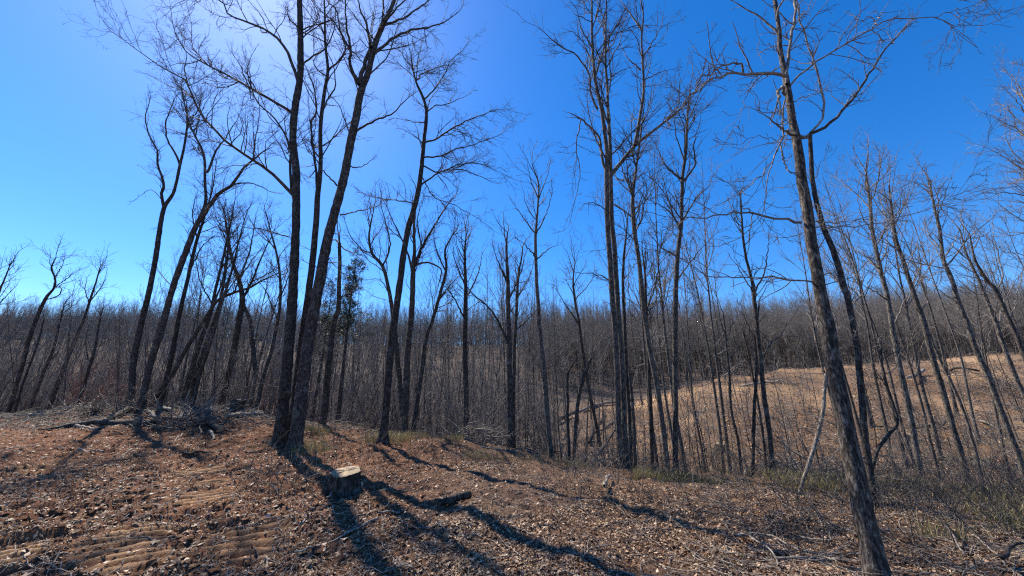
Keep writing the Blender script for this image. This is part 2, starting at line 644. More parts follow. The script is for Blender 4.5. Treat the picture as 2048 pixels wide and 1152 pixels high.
def traced_tree(label, trunk, limbs=(), Yd=None, twigs=1.0, bark=None, twig_mat=None, extra=None, name='bare_tree', cat='tree', group=None, seed=1,
                top=True, lean=0.0, base_z=None, thick=1.0, up=.06, l1=(.32, .45, .3, 1.7)):
    r = np.random.default_rng(seed)
    bark = bark or M_BARK
    twig_mat = twig_mat or M_TWIG
    tp = np.array(parse(trunk))
    if Yd is None:
        Yd = float(ground_hit(tp[0, 0], tp[0, 1], 24)[1])
    n = 60
    q = resample(tp, n)
    t = np.linspace(0, 1, n)
    P, k = backproject(q[:, :2], Yd + lean * t)
    wpx = q[:, 2] * thick
    wpx = wpx * (.84 - .26 * np.minimum(1, wpx / 28)) * offaxis(q[:, 0])
    R = np.maximum(wpx, 1.1) * .5 / F * k
    gz = H(P[0, 0], P[0, 1])
    # carry the foot down (or up) to the ground
    if P[0, 2] > gz - .1:
        m = max(2, int((P[0, 2] - gz) / .3) + 2)
        d0 = norm(P[1] - P[0])
        d0 = d0 / max(d0[2], .5)
        hh = np.linspace(P[0, 2] - gz + .15, 0, m, endpoint=False)[:, None]
        P = np.vstack([P[0] - d0 * hh, P])
        R = np.concatenate([np.full(m, R[0]), R])
    origin = np.array([P[0, 0], P[0, 1], H(P[0, 0], P[0, 1])])
    root = empty(name, origin, label, cat, group)
    big = R[0] > .11
    sgl = np.concatenate([[0], np.cumsum(np.linalg.norm(np.diff(P, axis=0), axis=1))])
    if big:
        m = int(min(260, max(60, sgl[-1] / .06)))
        qs = np.linspace(0, sgl[-1], m)
        P = np.stack([np.interp(qs, sgl, P[:, c]) for c in range(3)], -1)
        for _ in range(3):
            P[1:-1] = .25 * P[:-2] + .5 * P[1:-1] + .25 * P[2:]
        R = np.interp(qs, sgl, R)
        sgl = qs
        hgt = P[:, 2] - origin[2]
        R = R * (1 + .5 * np.exp(-np.maximum(hgt, 0) / .2))
        sides = 40 if R[0] > .2 else 28
        disp = bark_disp(R, sgl, sides, seed, 1) * np.minimum(R * .22, .03)[None, :, None]
        flare = .42 * R[0] * np.exp(-np.maximum(hgt, 0) / .22)[:, None] * (np.sin(np.arange(sides) / sides * 2 * math.pi * 4 + seed) * .5)[None]
        disp = disp + flare[None]
        tb = Tubes().add(P, R, sides, disp)
    else:
        hgt = P[:, 2] - origin[2]
        R = R * (1 + .3 * np.exp(-np.maximum(hgt, 0) / .12))
        wv = np.cumsum(r.normal(0, .004, P.shape), 0)
        P = P + (wv - np.linspace(0, 1, len(P))[:, None] * wv[-1]) * min(1, R[0] * 14)
        tb = Tubes().add(P, R, 12 if R[0] > .06 else 8)
    obj('trunk', tb.build('trunk', origin), bark, root)
    # limbs
    LP, LR = [], []
    for j, sp in enumerate(limbs):
        dy = 0.0
        if isinstance(sp, tuple):
            sp, dy = sp
        else:
            dy = (1 if (j + seed) % 2 else -1) * r.uniform(.2, .8)
        lp, lr = limb_world(sp, Yd + lean * .6, dy, 18)
        lr = lr.copy()
        jit = r.normal(0, .012, lp.shape)
        jit[0] = 0
        lp = lp + jit
        LP.append(lp)
        LR.append(lr)
        obj('limb', Tubes().add(lp, lr, 8).build('limb', origin), bark if lr[0] > .03 else twig_mat, root)
    # crown of twigs
    tb = Tubes()
    src_P, src_R = [], []
    if LP:
        src_P.append(np.array(LP))
        src_R.append(np.array(LR))
    Pt = np.stack([np.interp(np.linspace(0, 1, 18), np.linspace(0, 1, len(P)), P[:, c]) for c in range(3)], -1)[None]
    Rt = np.interp(np.linspace(0, 1, 18), np.linspace(0, 1, len(R)), R)[None]
    l1s, l1r, l1a, l1b = l1
    b1 = []
    if LP:
        b1.append(grow(src_P[0], src_R[0], r, .12, 1, l1s / twigs, l1r, l1a, l1b, 42, 8, up, .17, .6, .0035))
    if LP:
        b1.append(tips(src_P[0], src_R[0], r, 2, .3, .35, 1.3, up))
    if top:
        b1.append(tips(Pt, Rt, r, 4, .16, .5, 2.2, up + .03))
        t_lo = top if isinstance(top, float) else .6
        b1.append(grow(Pt, Rt, r, t_lo, 1, (.3 if not extra else extra) / twigs, .24, .5, 2.6, 42, 9, up, .16, .55, .0035, .3))
        b1.append(grow(Pt, Rt, r, .25, t_lo, 1.0 / twigs, .08, .3, 1.1, 70, 7, -.01, .2, .12, .003))
    for p, R_ in b1:
        tb.add(p, R_, 4)
        p2, r2 = grow(p, R_, r, 0.1, 1, .2 / twigs, .5, .16, .85, 42, 6, up, .2, .65, .003)
        tb.add(p2, r2, 3)
        p3, r3 = grow(p2, r2, r, .15, 1, .15 / twigs, .5, .09, .42, 42, 4, up, .2, .7, .0025)
        tb.add(p3, r3, 3)
    if tb.n:
        obj('crown', tb.build('crown', origin), twig_mat, root)
    return root


# ------------------------------------------------------------------ the trees one can follow from foot to twig
TT = traced_tree
# three stems standing together left of the middle
TT('thick dark trunk, left of the three standing together behind the big cut stump',
   '555,893,46 562,850,42 570,780,39 577,700,36 585,600,33 590,500,30 592,440,28 592,340,26 586,285,25 589,220,22 600,156,20 601,78,18 599,0,15 597,-90,12 602,-200,7',
   [('588,392 549,351 505,319 447,278 395,215 369,160 330,139 265,93 221,61|10,1.5', -.9),
    ('586,226 529,191 473,160 408,126 375,105 348,60 343,26|9,1.5', .8),
    ('583,385 580,330 579,291 555,243 512,200 499,147|8,2', .5),
    ('595,160 568,91 521,54 462,33 443,4 400,-8 360,4|9,1.5', -.6),
    ('605,128 625,114 651,95 668,60 672,10|5,1.5', .5),
    ('578,474 525,458 482,453 443,434|4,1.2', -.5),
    ('375,165 369,140 373,110 360,80|4,1.2', .3), ('505,320 512,270 519,225 516,195|4,1.2', .6),
    ('555,775 520,768 490,773 448,769|3,1', -.6),
    ('582,700 560,640 540,610|2.5,1', -.4)],
   Yd=10.4, seed=1, up=.05, twigs=1.15, lean=.4, extra=.55)
TT('thinnest and middle stem of the three dark trunks behind the big cut stump',
   '574,885,28 590,800,25 603,690,22 616,600,21 627,520,20 634,440,18 637,392,16 642,330,12 641,260,11 648,190,10 656,140,8 651,90,7 650,30,5 646,-40,3',
   [('637,392 630,330 625,280 621,245 634,222 628,180 615,140|8,2', .6),
    ('641,240 655,200 672,170 662,120 640,85|5,1.5', -.5),
    ('655,145 690,100 672,50 640,20 620,-10|5,1.5', .5), ('640,330 610,290 596,250|3,1', .4),
    ('625,525 660,560 690,590|2.5,1', .5)],
   Yd=10.9, seed=2, lean=-.3, extra=.5)
TT('thickest dark trunk leaning right, the right stem of the three behind the big cut stump',
   '588,905,50 598,830,46 608,750,43 621,660,40 640,560,37 655,480,34 668,430,31 687,360,29 700,290,27 713,230,25 722,180,22 735,150,18 748,95,15 764,55,12 785,10,10 806,-50,6',
   [('719,170 728,130 742,95 759,60 768,20 760,-30|12,3', .7),
    ('713,262 750,240 781,230 812,199 832,184|6,1.5', -.7), ('748,108 766,92 789,74 820,61 852,55 891,43 915,25|8,1.5', .9),
    ('717,168 699,129 701,98 693,51 690,-10|10,2.5', -.7), ('742,95 734,51 719,16 712,-30|8,2', .5),
    ('757,60 790,20 830,-20|6,2', -.9), ('770,50 800,40 845,10 880,-15|6,2', .6),
    ('695,332 719,334 746,318|4,1.2', .4), ('680,430 715,422 750,414 765,402|4,1.2', -.4),
    ('674,371 645,340 629,312|5,1.5', -.5), ('700,270 680,215 660,190|4,1.2', .6),
    ('700,100 680,60 672,20 640,-10|6,2', -.6),
    ('640,500 700,560 745,590|2.5,1', -.5), ('618,690 660,650 700,640|2,1', -.4)],
   Yd=10.2, seed=3, lean=.5, twigs=1.0, extra=.8)
# pair on the rim at the left
TT('slender grey trunk forking high, left of the pair on the brush pile',
   '263,810,36 266,732,32 278,667,29 299,580,26 312,511,23 318,470,21 328,415,17 347,386,13 360,330,11 369,290,9 375,239,7 369,208,5 362,170,3',
   [('327,412 323,382 328,370 315,325 315,299 299,273 291,234 299,204|9,2', .5), ('360,330 347,300 336,282 332,247 347,200|7,2', -.6),
    ('375,239 395,222 405,190|4,1.2', .5), ('325,400 300,380 270,400|2.5,1', -.4)], Yd=17.0, thick=.7, seed=4, top=.8, l1=(.5, .4, .3, 1.2))
TT('dark trunk leaning right with wide upper fork, right of the pair on the brush pile',
   '284,812,36 299,732,34 321,667,32 347,571,29 369,511,27 391,454,23 404,430,20 412,400,14 410,369,11 408,312,10 391,273,8 377,243,6 372,200,3',
   [('404,434 434,391 464,369 490,334 505,321 530,300|13,3', -.6), ('414,345 434,299 452,275 470,245|7,2', .6), ('464,369 500,366 530,378 545,385|5,1.5', .6),
    ('391,273 400,230 420,190|4,1.2', -.4), ('345,575 320,545 308,520|3,1', .5)], Yd=16.6, thick=.7, seed=5, top=.75, l1=(.45, .42, .3, 1.6))
TT('straight leaning trunk just behind the pair on the brush pile',
   '319,810,24 338,732,22 360,624,19 377,550,16 395,476,13 410,430,9 425,380,5 432,330,3', ['377,550 400,500 430,470|5,1.5', '395,480 385,430 392,390|5,1.5'], Yd=18.2, thick=.7, seed=6)
TT('bent trunk arching right into a near level bough behind the brush pile',
   '302,812,22 325,775,22 347,745,21 368,705,20 390,667,19 417,624,16 434,600,14 468,584,11 500,574,9 525,560,6 560,545,3', ['425,612 445,560 452,510|6,2', '468,584 490,540 520,500|5,1.5'], Yd=17.4, thick=.7, seed=7)
TT('dark trunk left in the close trio between brush pile and old stump',
   '362,812,26 385,740,23 402,680,20 420,630,17 431,580,13 445,520,10 460,450,6 470,400,3', ['425,610 400,560 390,510|5,1.5', '440,540 470,500 490,450|5,1.5'], Yd=17.8, thick=.7, seed=8)
TT('middle trunk of the close trio between brush pile and old stump',
   '374,812,22 395,740,19 412,690,17 434,624,14 447,567,11 455,500,8 450,440,4', ['440,590 465,540 480,490|5,1.5'], Yd=18.6, thick=.7, seed=9)
TT('right trunk of the close trio, thin and evenly leaning, near the old stump',
   '385,810,17 400,750,16 425,670,14 445,600,11 465,530,8 480,470,5 495,420,3', ['450,590 480,550 505,530|4,1.2', '465,530 455,480 460,440|4,1.2'], Yd=17.2, thick=.7, seed=10)
TT('double topped dark tree just left of the three big trunks',
   '452,770,17 468,700,18 478,640,18 485,600,17 478,560,12 464,520,9 456,470,6 448,420,3', ['484,600 505,560 525,510 545,470|8,2', '486,610 500,640 505,690 512,745|11,13', '478,560 500,500 510,440|6,2', '500,565 540,545 560,520|4,1.2'], Yd=19.5, seed=11, twigs=1.2)
TT('tall thin tree with fine crown behind the left of the three big trunks',
   '512,822,13 525,760,11 545,690,10 560,600,8 555,520,6 540,460,4 530,420,2', ['555,640 530,580 505,550|4,1', '560,600 580,540 585,480|4,1'], Yd=17, seed=12)
# far left
TT('leaning dark tree with one-sided fan crown, standing alone against the sky at far left',
   '14,832,16 43,732,15 65,658,14 91,598,11 108,576,7 110,555,6 103,535,5 112,515,3', [('91,600 115,592 124,578 118,572 150,560|5,1.2', .4), ('108,576 130,560 150,545 160,540|4,1.2', -.4), ('110,555 125,530 130,512|4,1', .5)], Yd=19.5, seed=13, top=.85, l1=(.25, .5, .3, 1.1), twigs=1.3)
TT('leaning tree with a narrow fan crown, second against the sky from far left',
   '95,826,16 126,741,13 150,680,11 165,645,9 180,600,7 190,570,5 200,535,3', [('178,605 170,580 175,555|4,1.2', .3), ('182,600 205,570 212,545|4,1.2', -.3)], Yd=20, seed=14, top=.8, l1=(.25, .5, .3, 1.0), twigs=1.2)
TT('short double trunk leaning right in the shade left of the brush pile', '154,812,10 170,765,10 187,702,9 195,658,6 205,620,3', ['180,730 172,690 176,650|5,1.2'], Yd=18.5, seed=15)
TT('leaning tree whose crown enters the picture at its left edge', '-75,835,18 -50,740,15 -25,650,12 -8,600,8 8,560,5 22,525,3', [('-15,620 15,590 35,570|5,1.2', .4), ('-8,600 -5,560 5,520|4,1.2', -.4)], Yd=19, seed=16, top=.7, l1=(.25, .5, .3, 1.1))
TT('thin leaning stem beside the lone fan-crowned tree at far left', '28,828,8 50,760,7 75,690,6 88,640,4', [], Yd=19, seed=17)
TT('mossy leaning trunk in the hollow left of the narrow fan crown', '60,815,12 80,760,11 105,700,9 118,650,6 128,610,3', ['90,735 120,700 150,690|4,1'], Yd=21, seed=18)
# between the three stems and the middle
TT('dark trunk with snapped hooked top in front of the green cedar',
   '648,822,22 655,760,20 662,687,18 668,640,16 677,615,14 679,560,11 680,520,10 679,486,9', ['679,490 672,480 662,481|6,2', '679,490 690,500 700,503 725,520|4,1.2', '672,630 700,600 716,560|3,1', '660,700 640,660 632,640|3,1'], Yd=13.6, seed=19, top=.9, l1=(.6, .3, .2, .7))
TT('tall leaning tree with fine twigs sweeping right, alone in the middle of the clearing rim',
   '765,886,30 769,850,27 774,790,25 782,687,22 791,629,20 798,581,19 806,519,18 815,462,17 826,425,15 838,375,13 844,324,11 848,281,10 853,226,8 846,195,7 832,164,5 826,135,3',
   [('849,198 871,176 891,144 902,121 922,105 935,88|4,1', .6), ('832,164 844,148 875,135 905,128|3.5,1', -.6), ('853,226 867,213 898,207 935,190|3.5,1', .8), ('848,285 875,277 902,258 933,242 980,223 1010,218|5,1', -.8),
    ('845,315 883,312 914,297 949,289 1004,268|4.5,1', .7), ('843,330 879,344 915,330 961,328 1000,345|4.5,1', -.7), ('840,372 863,355 891,340 940,345 985,365|5,1', .9), ('826,407 801,402 758,396 725,388|4,1', .5),
    ('846,290 832,273 810,262|3,1', -.4), ('851,245 828,244 790,235|3,1', .6), ('842,350 870,395 910,410 960,440|3,1', -.4), ('832,164 835,120 842,90|3,1', .3)],
   Yd=11.2, seed=20, top=.85, up=.01, l1=(.24, .5, .3, 1.3), twigs=1.3)
TT('straight dark tree with forked crown just right of the tall leaning one',
   '810,832,20 813,770,18 815,710,17 822,640,16 825,591,15 826,540,13 829,500,8 828,450,6 832,410,3', [('827,536 844,495 868,452 885,425 906,395|9,2', .5), ('825,545 815,505 790,450 770,405|6,1.5', -.5), ('830,530 858,525 882,540 875,575|6,2', .5), ('844,495 835,440 850,390|4,1', -.4)], Yd=15.5, seed=21)
TT('tree with crooked left-reaching limb behind the tall leaning one',
   '806,826,15 800,770,14 796,725,14 790,660,13 784,620,12 777,577,10 765,534,9 743,505,7 738,470,5 745,430,3', ['743,505 725,500 700,470 690,440|4,1', '765,534 780,490 770,440 760,400|5,1.5', '780,590 760,560 735,560|3,1'], Yd=16, seed=22)
TT('slim tree curving right toward the sky in front of the grey thicket',
   '830,838,13 842,760,12 853,677,11 866,640,10 877,600,9 892,538,7 890,500,5 905,470,3', ['880,595 910,560 935,540|4,1', '890,540 870,490 868,450|4,1'], Yd=15, seed=23)
TT('straight dark trunk beside the brush heap in the middle', '932,842,16 931,760,15 930,629,13 931,580,10 929,520,7 932,470,3', ['931,640 905,590 880,565|5,1.2', '930,600 955,550 965,505|5,1.2', '930,570 910,520 905,480|4,1'], Yd=15.5, seed=24)
TT('dark trunk with long left limb, a thinner stem close on its right, middle rim',
   '1020,882,17 1019,800,16 1018,690,15 1016,639,13 1016,558,10 1013,500,6 1015,465,3', [('1018,690 1000,650 977,615 944,586 925,560|7,1.5', .6), ('1017,600 1040,550 1050,510|5,1.2', -.5), ('1016,570 995,520 985,490|5,1.2', .5)], Yd=12.4, seed=25)
TT('thin stem close on the right of the long-limbed dark trunk, middle rim', '1028,880,9 1027,782,9 1029,700,8 1032,639,8 1036,560,6 1045,500,3', ['1031,660 1060,635 1080,610|4,1', '1034,600 1060,550 1068,520|3,1'], Yd=12.9, seed=26)
TT('lone tall pale-grey pole with a small fan crown in the open sky gap',
   '1102,900,14 1096,830,13 1092,782,12 1080,667,11 1075,600,10 1073,567,9 1071,500,8 1071,467,7 1075,420,5 1077,370,4 1065,330,2', [('1071,467 1050,440 1025,405|4,1', .4), ('1071,470 1092,430 1105,385|4,1', -.4), ('1072,515 1050,490 1035,478|4,1', .3), ('1072,520 1095,500 1115,490|4,1', -.3), ('1076,400 1095,350 1100,320|3,1', .3)], Yd=12, seed=27, bark=M_PALE, top=.75, l1=(.35, .4, .25, .9))
TT('thin tree with wispy crown half way between the pale pole and the twin trunks', '1190,835,9 1175,760,9 1165,700,8 1158,640,7 1150,600,6 1146,560,4 1150,525,2', ['1160,650 1125,600 1110,570|4,1', '1150,600 1180,565 1190,540|3,1'], Yd=17, seed=28)
TT('broken leaning snag without crown left of the twin trunks', '1150,893,9 1156,820,10 1165,764,11 1174,735,9 1182,716,7', ['1160,800 1150,760 1172,745|3,1.5'], Yd=11.2, seed=29, top=False, l1=(1.2, .3, .1, .3))
TT('slim bare stem next to the broken snag', '1138,892,7 1136,820,6 1134,760,6 1140,735,4 1155,715,3', [], Yd=11.4, seed=30, top=False)
# twin trunks right of the middle
TT('left one of the tall twin trunks, with a snapped limb hanging twigs to the left',
   '1248,952,20 1239,860,24 1234,706,23 1225,587,21 1220,515,20 1215,440,19 1214,351,18 1215,310,16 1207,234,13 1195,176,11 1189,137,10 1185,78,8 1184,0,6 1180,-70,3',
   [('1212,340 1203,308 1200,280 1195,269 1178,252 1162,238|8,4', .5), ('1195,218 1180,183 1180,156 1156,113 1117,90 1074,53|6,1.2', -.7), ('1162,238 1155,275 1153,305 1160,340 1150,400 1140,440|3,1', .3),
    ('1190,150 1205,110 1210,60 1200,10|5,1.2', .6), ('1187,100 1165,60 1150,10|4,1', -.5), ('1222,560 1190,548 1150,545|4,1.2', .5), ('1214,420 1180,405 1155,420|3,1', -.4)],
   Yd=9.9, seed=31, thick=.75, extra=.5, bark=M_PALE, l1=(.28, .45, .3, 1.4))
TT('right one of the tall twin trunks, sending a long limb up to the right',
   '1256,945,20 1248,850,23 1243,720,22 1236,611,20 1229,492,19 1224,440,18 1222,351,16 1221,293,13 1217,234,11 1215,168,9 1211,129,8 1211,58,6 1213,-10,4',
   [('1222,350 1250,316 1273,289 1312,257 1351,226 1383,195 1400,165|11,3', .8), ('1269,290 1281,234 1287,176 1285,117 1283,78 1287,39 1281,-10|9,3', -.5), ('1286,115 1304,86 1324,55 1343,45|4,1', .6),
    ('1217,160 1235,145 1260,135|4,1', .5), ('1213,90 1232,50 1250,20|4,1', -.5), ('1283,60 1262,30 1240,0|5,1.5', .5), ('1287,160 1320,145 1345,138|3,1', -.4), ('1281,140 1255,115 1245,95|4,1', .3)],
   Yd=10.1, seed=32, thick=.75, extra=.5, bark=M_PALE, l1=(.28, .45, .3, 1.4))
TT('thin dark stem pressed against the right side of the twin trunks', '1260,890,11 1256,820,10 1252,740,10 1248,640,9 1246,563,8 1250,500,6 1255,440,3', ['1247,560 1270,530 1285,520|3,1'], Yd=10.8, seed=33)
TT('short thin stem with no crown in front right of the twin trunks', '1271,962,9 1270,900,9 1266,830,9 1261,770,8 1258,740,6', [], Yd=9.4, seed=34, top=False)
TT('slender leaning tree with grey bark right of the twin trunks',
   '1331,900,17 1324,840,16 1315,778,15 1298,682,14 1286,597,13 1277,515,12 1268,458,11 1265,400,9 1272,340,6 1280,280,5 1290,200,2',
   [('1266,390 1245,340 1235,300|5,1.2', .4), ('1290,625 1310,570 1320,500 1335,470|5,1.2', -.5), ('1268,420 1300,390 1320,330|4,1', .5), ('1272,340 1262,270 1268,210|4,1', -.3)], Yd=11.2, seed=35, bark=M_PALE, l1=(.35, .42, .3, 1.2))
TT('pale grey trunk with a round branching crown in front of the forest',
   '1351,896,17 1351,830,16 1351,754,15 1351,659,15 1353,563,14 1356,511,13 1362,458,11 1363,430,10 1365,351,9 1372,300,7 1374,240,5 1380,175,2',
   [('1365,360 1330,330 1312,290|6,1.2', .5), ('1365,365 1390,330 1388,290 1400,240|6,1.2', -.5), ('1360,450 1390,400 1420,370|6,1.5', .6), ('1362,455 1335,420 1300,400|5,1.2', -.6), ('1356,512 1330,500 1300,470|5,1.2', .4), ('1368,320 1350,260 1352,210|4,1', -.3), ('1354,560 1400,500 1440,460|4,1', .5)],
   Yd=11.4, seed=36, bark=M_PALE, l1=(.32, .42, .3, 1.3))
TT('thin straight trunk between the leaning grey tree and the twin trunks', '1303,904,12 1300,830,12 1298,778,11 1296,700,11 1293,640,9 1290,580,7 1287,520,4', ['1295,690 1315,650 1330,620|3,1'], Yd=11.8, seed=37)
TT('crooked sapling on the near edge of the open brown slope', '1482,932,8 1475,880,8 1463,826,7 1460,780,7 1458,745,6 1452,690,5 1447,630,3', ['1458,745 1435,715 1425,690|3,1', '1456,720 1480,690 1500,670|3,1'], Yd=10.2, seed=38, up=.1)
TT('forked dark tree with V-shaped right limb, in front of the open slope',
   '1547,945,16 1540,870,15 1530,802,14 1521,720,13 1515,659,12 1508,600,11 1505,570,9 1492,515,7 1485,460,6 1482,400,3', [('1522,712 1545,685 1563,668 1580,640 1600,611|5,2', .5), ('1507,590 1530,540 1538,470|6,1.5', -.5), ('1506,585 1480,540 1465,500|4,1', .4)], Yd=9.8, seed=39, l1=(.4, .4, .3, 1.0))
TT('straight thin dark stem close left of the V-limbed tree', '1506,932,10 1508,850,10 1511,780,9 1514,720,8 1513,670,7 1518,610,4', ['1513,680 1490,640 1480,600|3,1'], Yd=10.1, seed=40)
TT('slim stem behind the V-limbed tree leaning left', '1532,940,7 1525,860,7 1515,800,6 1500,720,5 1485,660,3', [], Yd=10.6, seed=41)
# the big near tree
TT('large near tree with ridged bark at lower right, a long bare limb reaching left',
   '1755,1165,92 1744,1100,88 1722,1000,80 1702,900,72 1684,820,66 1668,740,62 1655,660,57 1640,580,46 1626,500,43 1615,430,40 1605,370,38 1598,320,36 1590,270,32 1583,235,28 1577,190,26 1572,160,22 1566,130,17 1560,90,14 1556,40,12 1550,0,11 1543,-80,8',
   [('1570,152 1548,143 1518,148 1487,148 1461,148 1437,154 1415,163 1395,185 1370,205|10,2', -.7), ('1489,149 1490,136 1475,127 1445,131 1425,145 1398,155|6,2.5', -.5), ('1425,158 1400,172 1372,200 1345,235 1330,262|4,1', .4),
    ('1573,168 1571,145 1579,109 1583,59 1592,-10 1596,-60|9,6', .3), ('1580,172 1600,150 1624,133 1682,94 1733,64 1753,49 1800,39 1870,35 1901,51 1964,51|6,1.8', .9), ('1868,35 1900,25 1940,12 1985,-5|3,1.2', .4), ('1745,55 1758,35 1764,24|3.5,2', .1),
    ('1572,190 1562,175 1555,185 1560,200|9,7', -.2), ('1594,270 1572,262 1560,252 1550,242|9,4', -.3),
    ('1570,200 1565,240 1565,270 1553,309 1538,352 1530,395 1518,449|5,1.5', -.35), ('1556,300 1540,330 1505,365 1475,390 1440,408 1400,430|3.5,1.2', -.4), ('1560,290 1568,320 1575,340 1590,350|5,3', -.2),
    ('1603,445 1570,440 1526,432 1497,425 1468,424 1430,432 1391,436 1350,432|8,2', -.5), ('1626,564 1600,560 1563,556 1500,557 1448,554 1410,549 1372,523 1340,508|6,1.5', -.4),
    ('1612,440 1660,445 1720,440 1760,430|4,1', .5), ('1640,460 1700,445 1770,420 1830,390|3,1', .7), ('1630,455 1720,452 1820,430 1900,400 1945,350|4,1', 1.1),
    ('1655,660 1670,700 1690,690 1705,680|3,1', .2), ('1560,110 1540,90 1518,82|3,1', -.3), ('1557,60 1590,40 1620,20|3,1', .4), ('1585,205 1620,190 1660,180|3,1', .4), ('1580,210 1545,225 1500,215 1470,225|3,1', -.5), ('1590,250 1555,280 1510,270 1480,290|3,1', -.4)],
   Yd=4.15, seed=42, bark=bark_mat('furrowed_bark', (0.014, 0.011, 0.009), (0.06, 0.048, 0.04), (0.2, 0.168, 0.14), patch=.12), twig_mat=M_GREY, up=-.01, l1=(.22, .4, .15, .75), top=.9, lean=.25)
TT('trunk just behind the large near tree, forking into a snapped right limb high up',
   '1742,958,27 1732,880,26 1724,800,25 1716,720,24 1708,659,23 1695,600,22 1682,550,21 1668,506,20 1650,460,18 1638,420,16 1628,371,14 1622,312,13 1620,268,12',
   [('1620,268 1651,254 1690,215 1721,176 1749,133 1768,102 1794,74|10,5', .5), ('1621,265 1645,240 1647,220 1647,199 1635,148 1624,113 1608,66 1596,20 1590,-30|7,3', -.4), ('1620,270 1608,275 1598,272|9,6', -.2), ('1690,212 1700,195 1718,180|4,2', .2),
    ('1627,370 1640,330 1648,318|3,1', -.3), ('1650,455 1690,470 1720,520|3,1', .4), ('1700,620 1740,560 1752,500|4,1', .5)],
   Yd=6.6, seed=43, twig_mat=M_GREY, top=False, l1=(.3, .35, .2, .8))
TT('thin dark stem hugging the left side of the large near tree', '1695,905,13 1680,840,13 1662,760,12 1650,670,12 1640,600,11 1631,540,10 1622,480,7 1618,430,4', [], Yd=7.5, seed=44, twig_mat=M_GREY, top=.8)
TT('broken crooked limb stuck upright in the ground left of the large near tree', '1597,992,8 1606,960,10 1622,910,12 1639,850,12 1647,800,11 1651,760,11 1652,748,10', ['1628,895 1638,925 1650,945|4,2', '1640,850 1628,830 1618,828|3,1'], Yd=7.8, seed=45, bark=M_DEAD, top=False, name='dead_snag', cat='snag')
TT('crooked small tree with an S-bend just right of the large near tree', '1742,948,10 1750,915,11 1758,895,11 1778,868,11 1793,845,11 1785,810,9 1773,773,8 1765,735,7 1762,700,4', ['1793,845 1775,800 1740,770|3,1', '1768,750 1790,735 1800,700|3,1'], Yd=8.6, seed=46, up=.1)
# right hand trees
TT('leaning grey tree with a forked top, first right of the large near tree',
   '1842,945,20 1832,890,18 1820,826,17 1808,770,17 1801,745,16 1792,700,15 1785,659,14 1773,587,12 1758,530,11 1744,458,9 1738,400,7 1732,350,4 1735,310,2', [('1784,655 1800,620 1815,590 1840,560|5,1.5', .5), ('1775,600 1745,580 1715,565|5,1.2', -.4), ('1758,530 1775,490 1772,430|5,1.2', .5), ('1745,465 1720,420 1715,370|4,1', -.4)], Yd=10, seed=47, thick=1.3, bark=M_PALE, twig_mat=M_GREY, l1=(.32, .42, .3, 1.2))
TT('second leaning grey tree right of the large near tree, straight and tall',
   '1930,940,21 1915,885,19 1897,826,18 1880,765,17 1863,706,16 1850,655,15 1839,620,14 1826,580,12 1816,549,11 1805,510,10 1792,468,8 1785,420,6 1778,370,3', [('1825,575 1815,540 1828,500 1845,460|5,1.5', .4), ('1840,625 1870,580 1875,550|4,1.2', -.4), ('1792,470 1770,430 1760,390|4,1', .4), ('1790,450 1812,400 1830,340|4,1', -.3)], Yd=10, seed=48, thick=1.3, bark=M_PALE, twig_mat=M_GREY, l1=(.32, .42, .3, 1.2))
TT('third leaning grey tree right of the large near tree, dark below the slope crest',
   '2048,948,20 2035,905,19 2010,840,18 1987,778,17 1965,725,16 1949,687,15 1935,645,14 1916,601,13 1900,550,11 1887,520,10 1880,470,8 1870,420,6 1860,360,3', [('1887,520 1910,480 1925,440|5,1.2', .4), ('1918,605 1890,590 1860,560|4,1.2', -.4), ('1885,515 1860,480 1845,450|4,1', .5), ('1875,440 1890,390 1905,350|4,1', -.3)], Yd=9.6, seed=49, thick=1.3, bark=M_PALE, twig_mat=M_GREY, l1=(.32, .42, .3, 1.2))
TT('thin leaning pole between the second and third leaning grey trees', '1962,950,9 1945,880,8 1925,816,8 1900,760,7 1878,716,7 1860,670,5 1845,630,3', [], Yd=10.3, seed=50, thick=1.3, bark=M_PALE, twig_mat=M_GREY)
TT('pale leaning tree crossing the slope crest at the right edge', '2105,935,18 2075,850,16 2045,780,14 2015,710,13 1995,650,12 1975,600,10 1960,560,8 1935,510,5 1920,460,3', [('1995,650 2010,600 2030,560|5,1.2', .4), ('1970,590 1940,580 1905,545|4,1', -.4)], Yd=11.5, seed=51, thick=1.3, bark=M_PALE, twig_mat=M_GREY, l1=(.3, .42, .3, 1.2))
TT('pale leaning tree with a hooked limb at the right edge', '2150,945,20 2110,850,18 2075,770,16 2045,700,14 2020,640,12 1995,585,11 1970,555,9 1950,520,6 1940,470,3', [('1992,580 2005,560 2000,530 1990,480 1985,440|5,1.5', .4), ('2020,640 2035,590 2045,540|5,1.5', -.4)], Yd=10.6, seed=52, thick=1.3, bark=M_PALE, twig_mat=M_GREY, l1=(.3, .42, .3, 1.2))
TT('tall tree standing beyond the right edge, its fine upper crown reaching into the sky there',
   '2330,960,30 2270,820,28 2215,680,25 2165,560,22 2130,450,18 2100,370,14 2075,290,10 2060,220,7 2050,150,4', [('2110,400 2060,350 2000,310 1960,290|7,1', .5), ('2120,430 2070,400 2010,385 1965,400|7,1', -.6), ('2090,330 2050,270 2000,240 1960,225|6,1', .5), ('2075,290 2040,210 2000,170|6,1', -.4), ('2062,230 2030,160 2010,140|4,1', .3), ('2140,480 2080,460 2020,470 1975,440|6,1', .8), ('2170,570 2110,520 2050,510 1990,500|6,1', -.7)],
   Yd=10.8, seed=53, twig_mat=M_GREY, l1=(.25, .45, .3, 1.4), twigs=1.2)


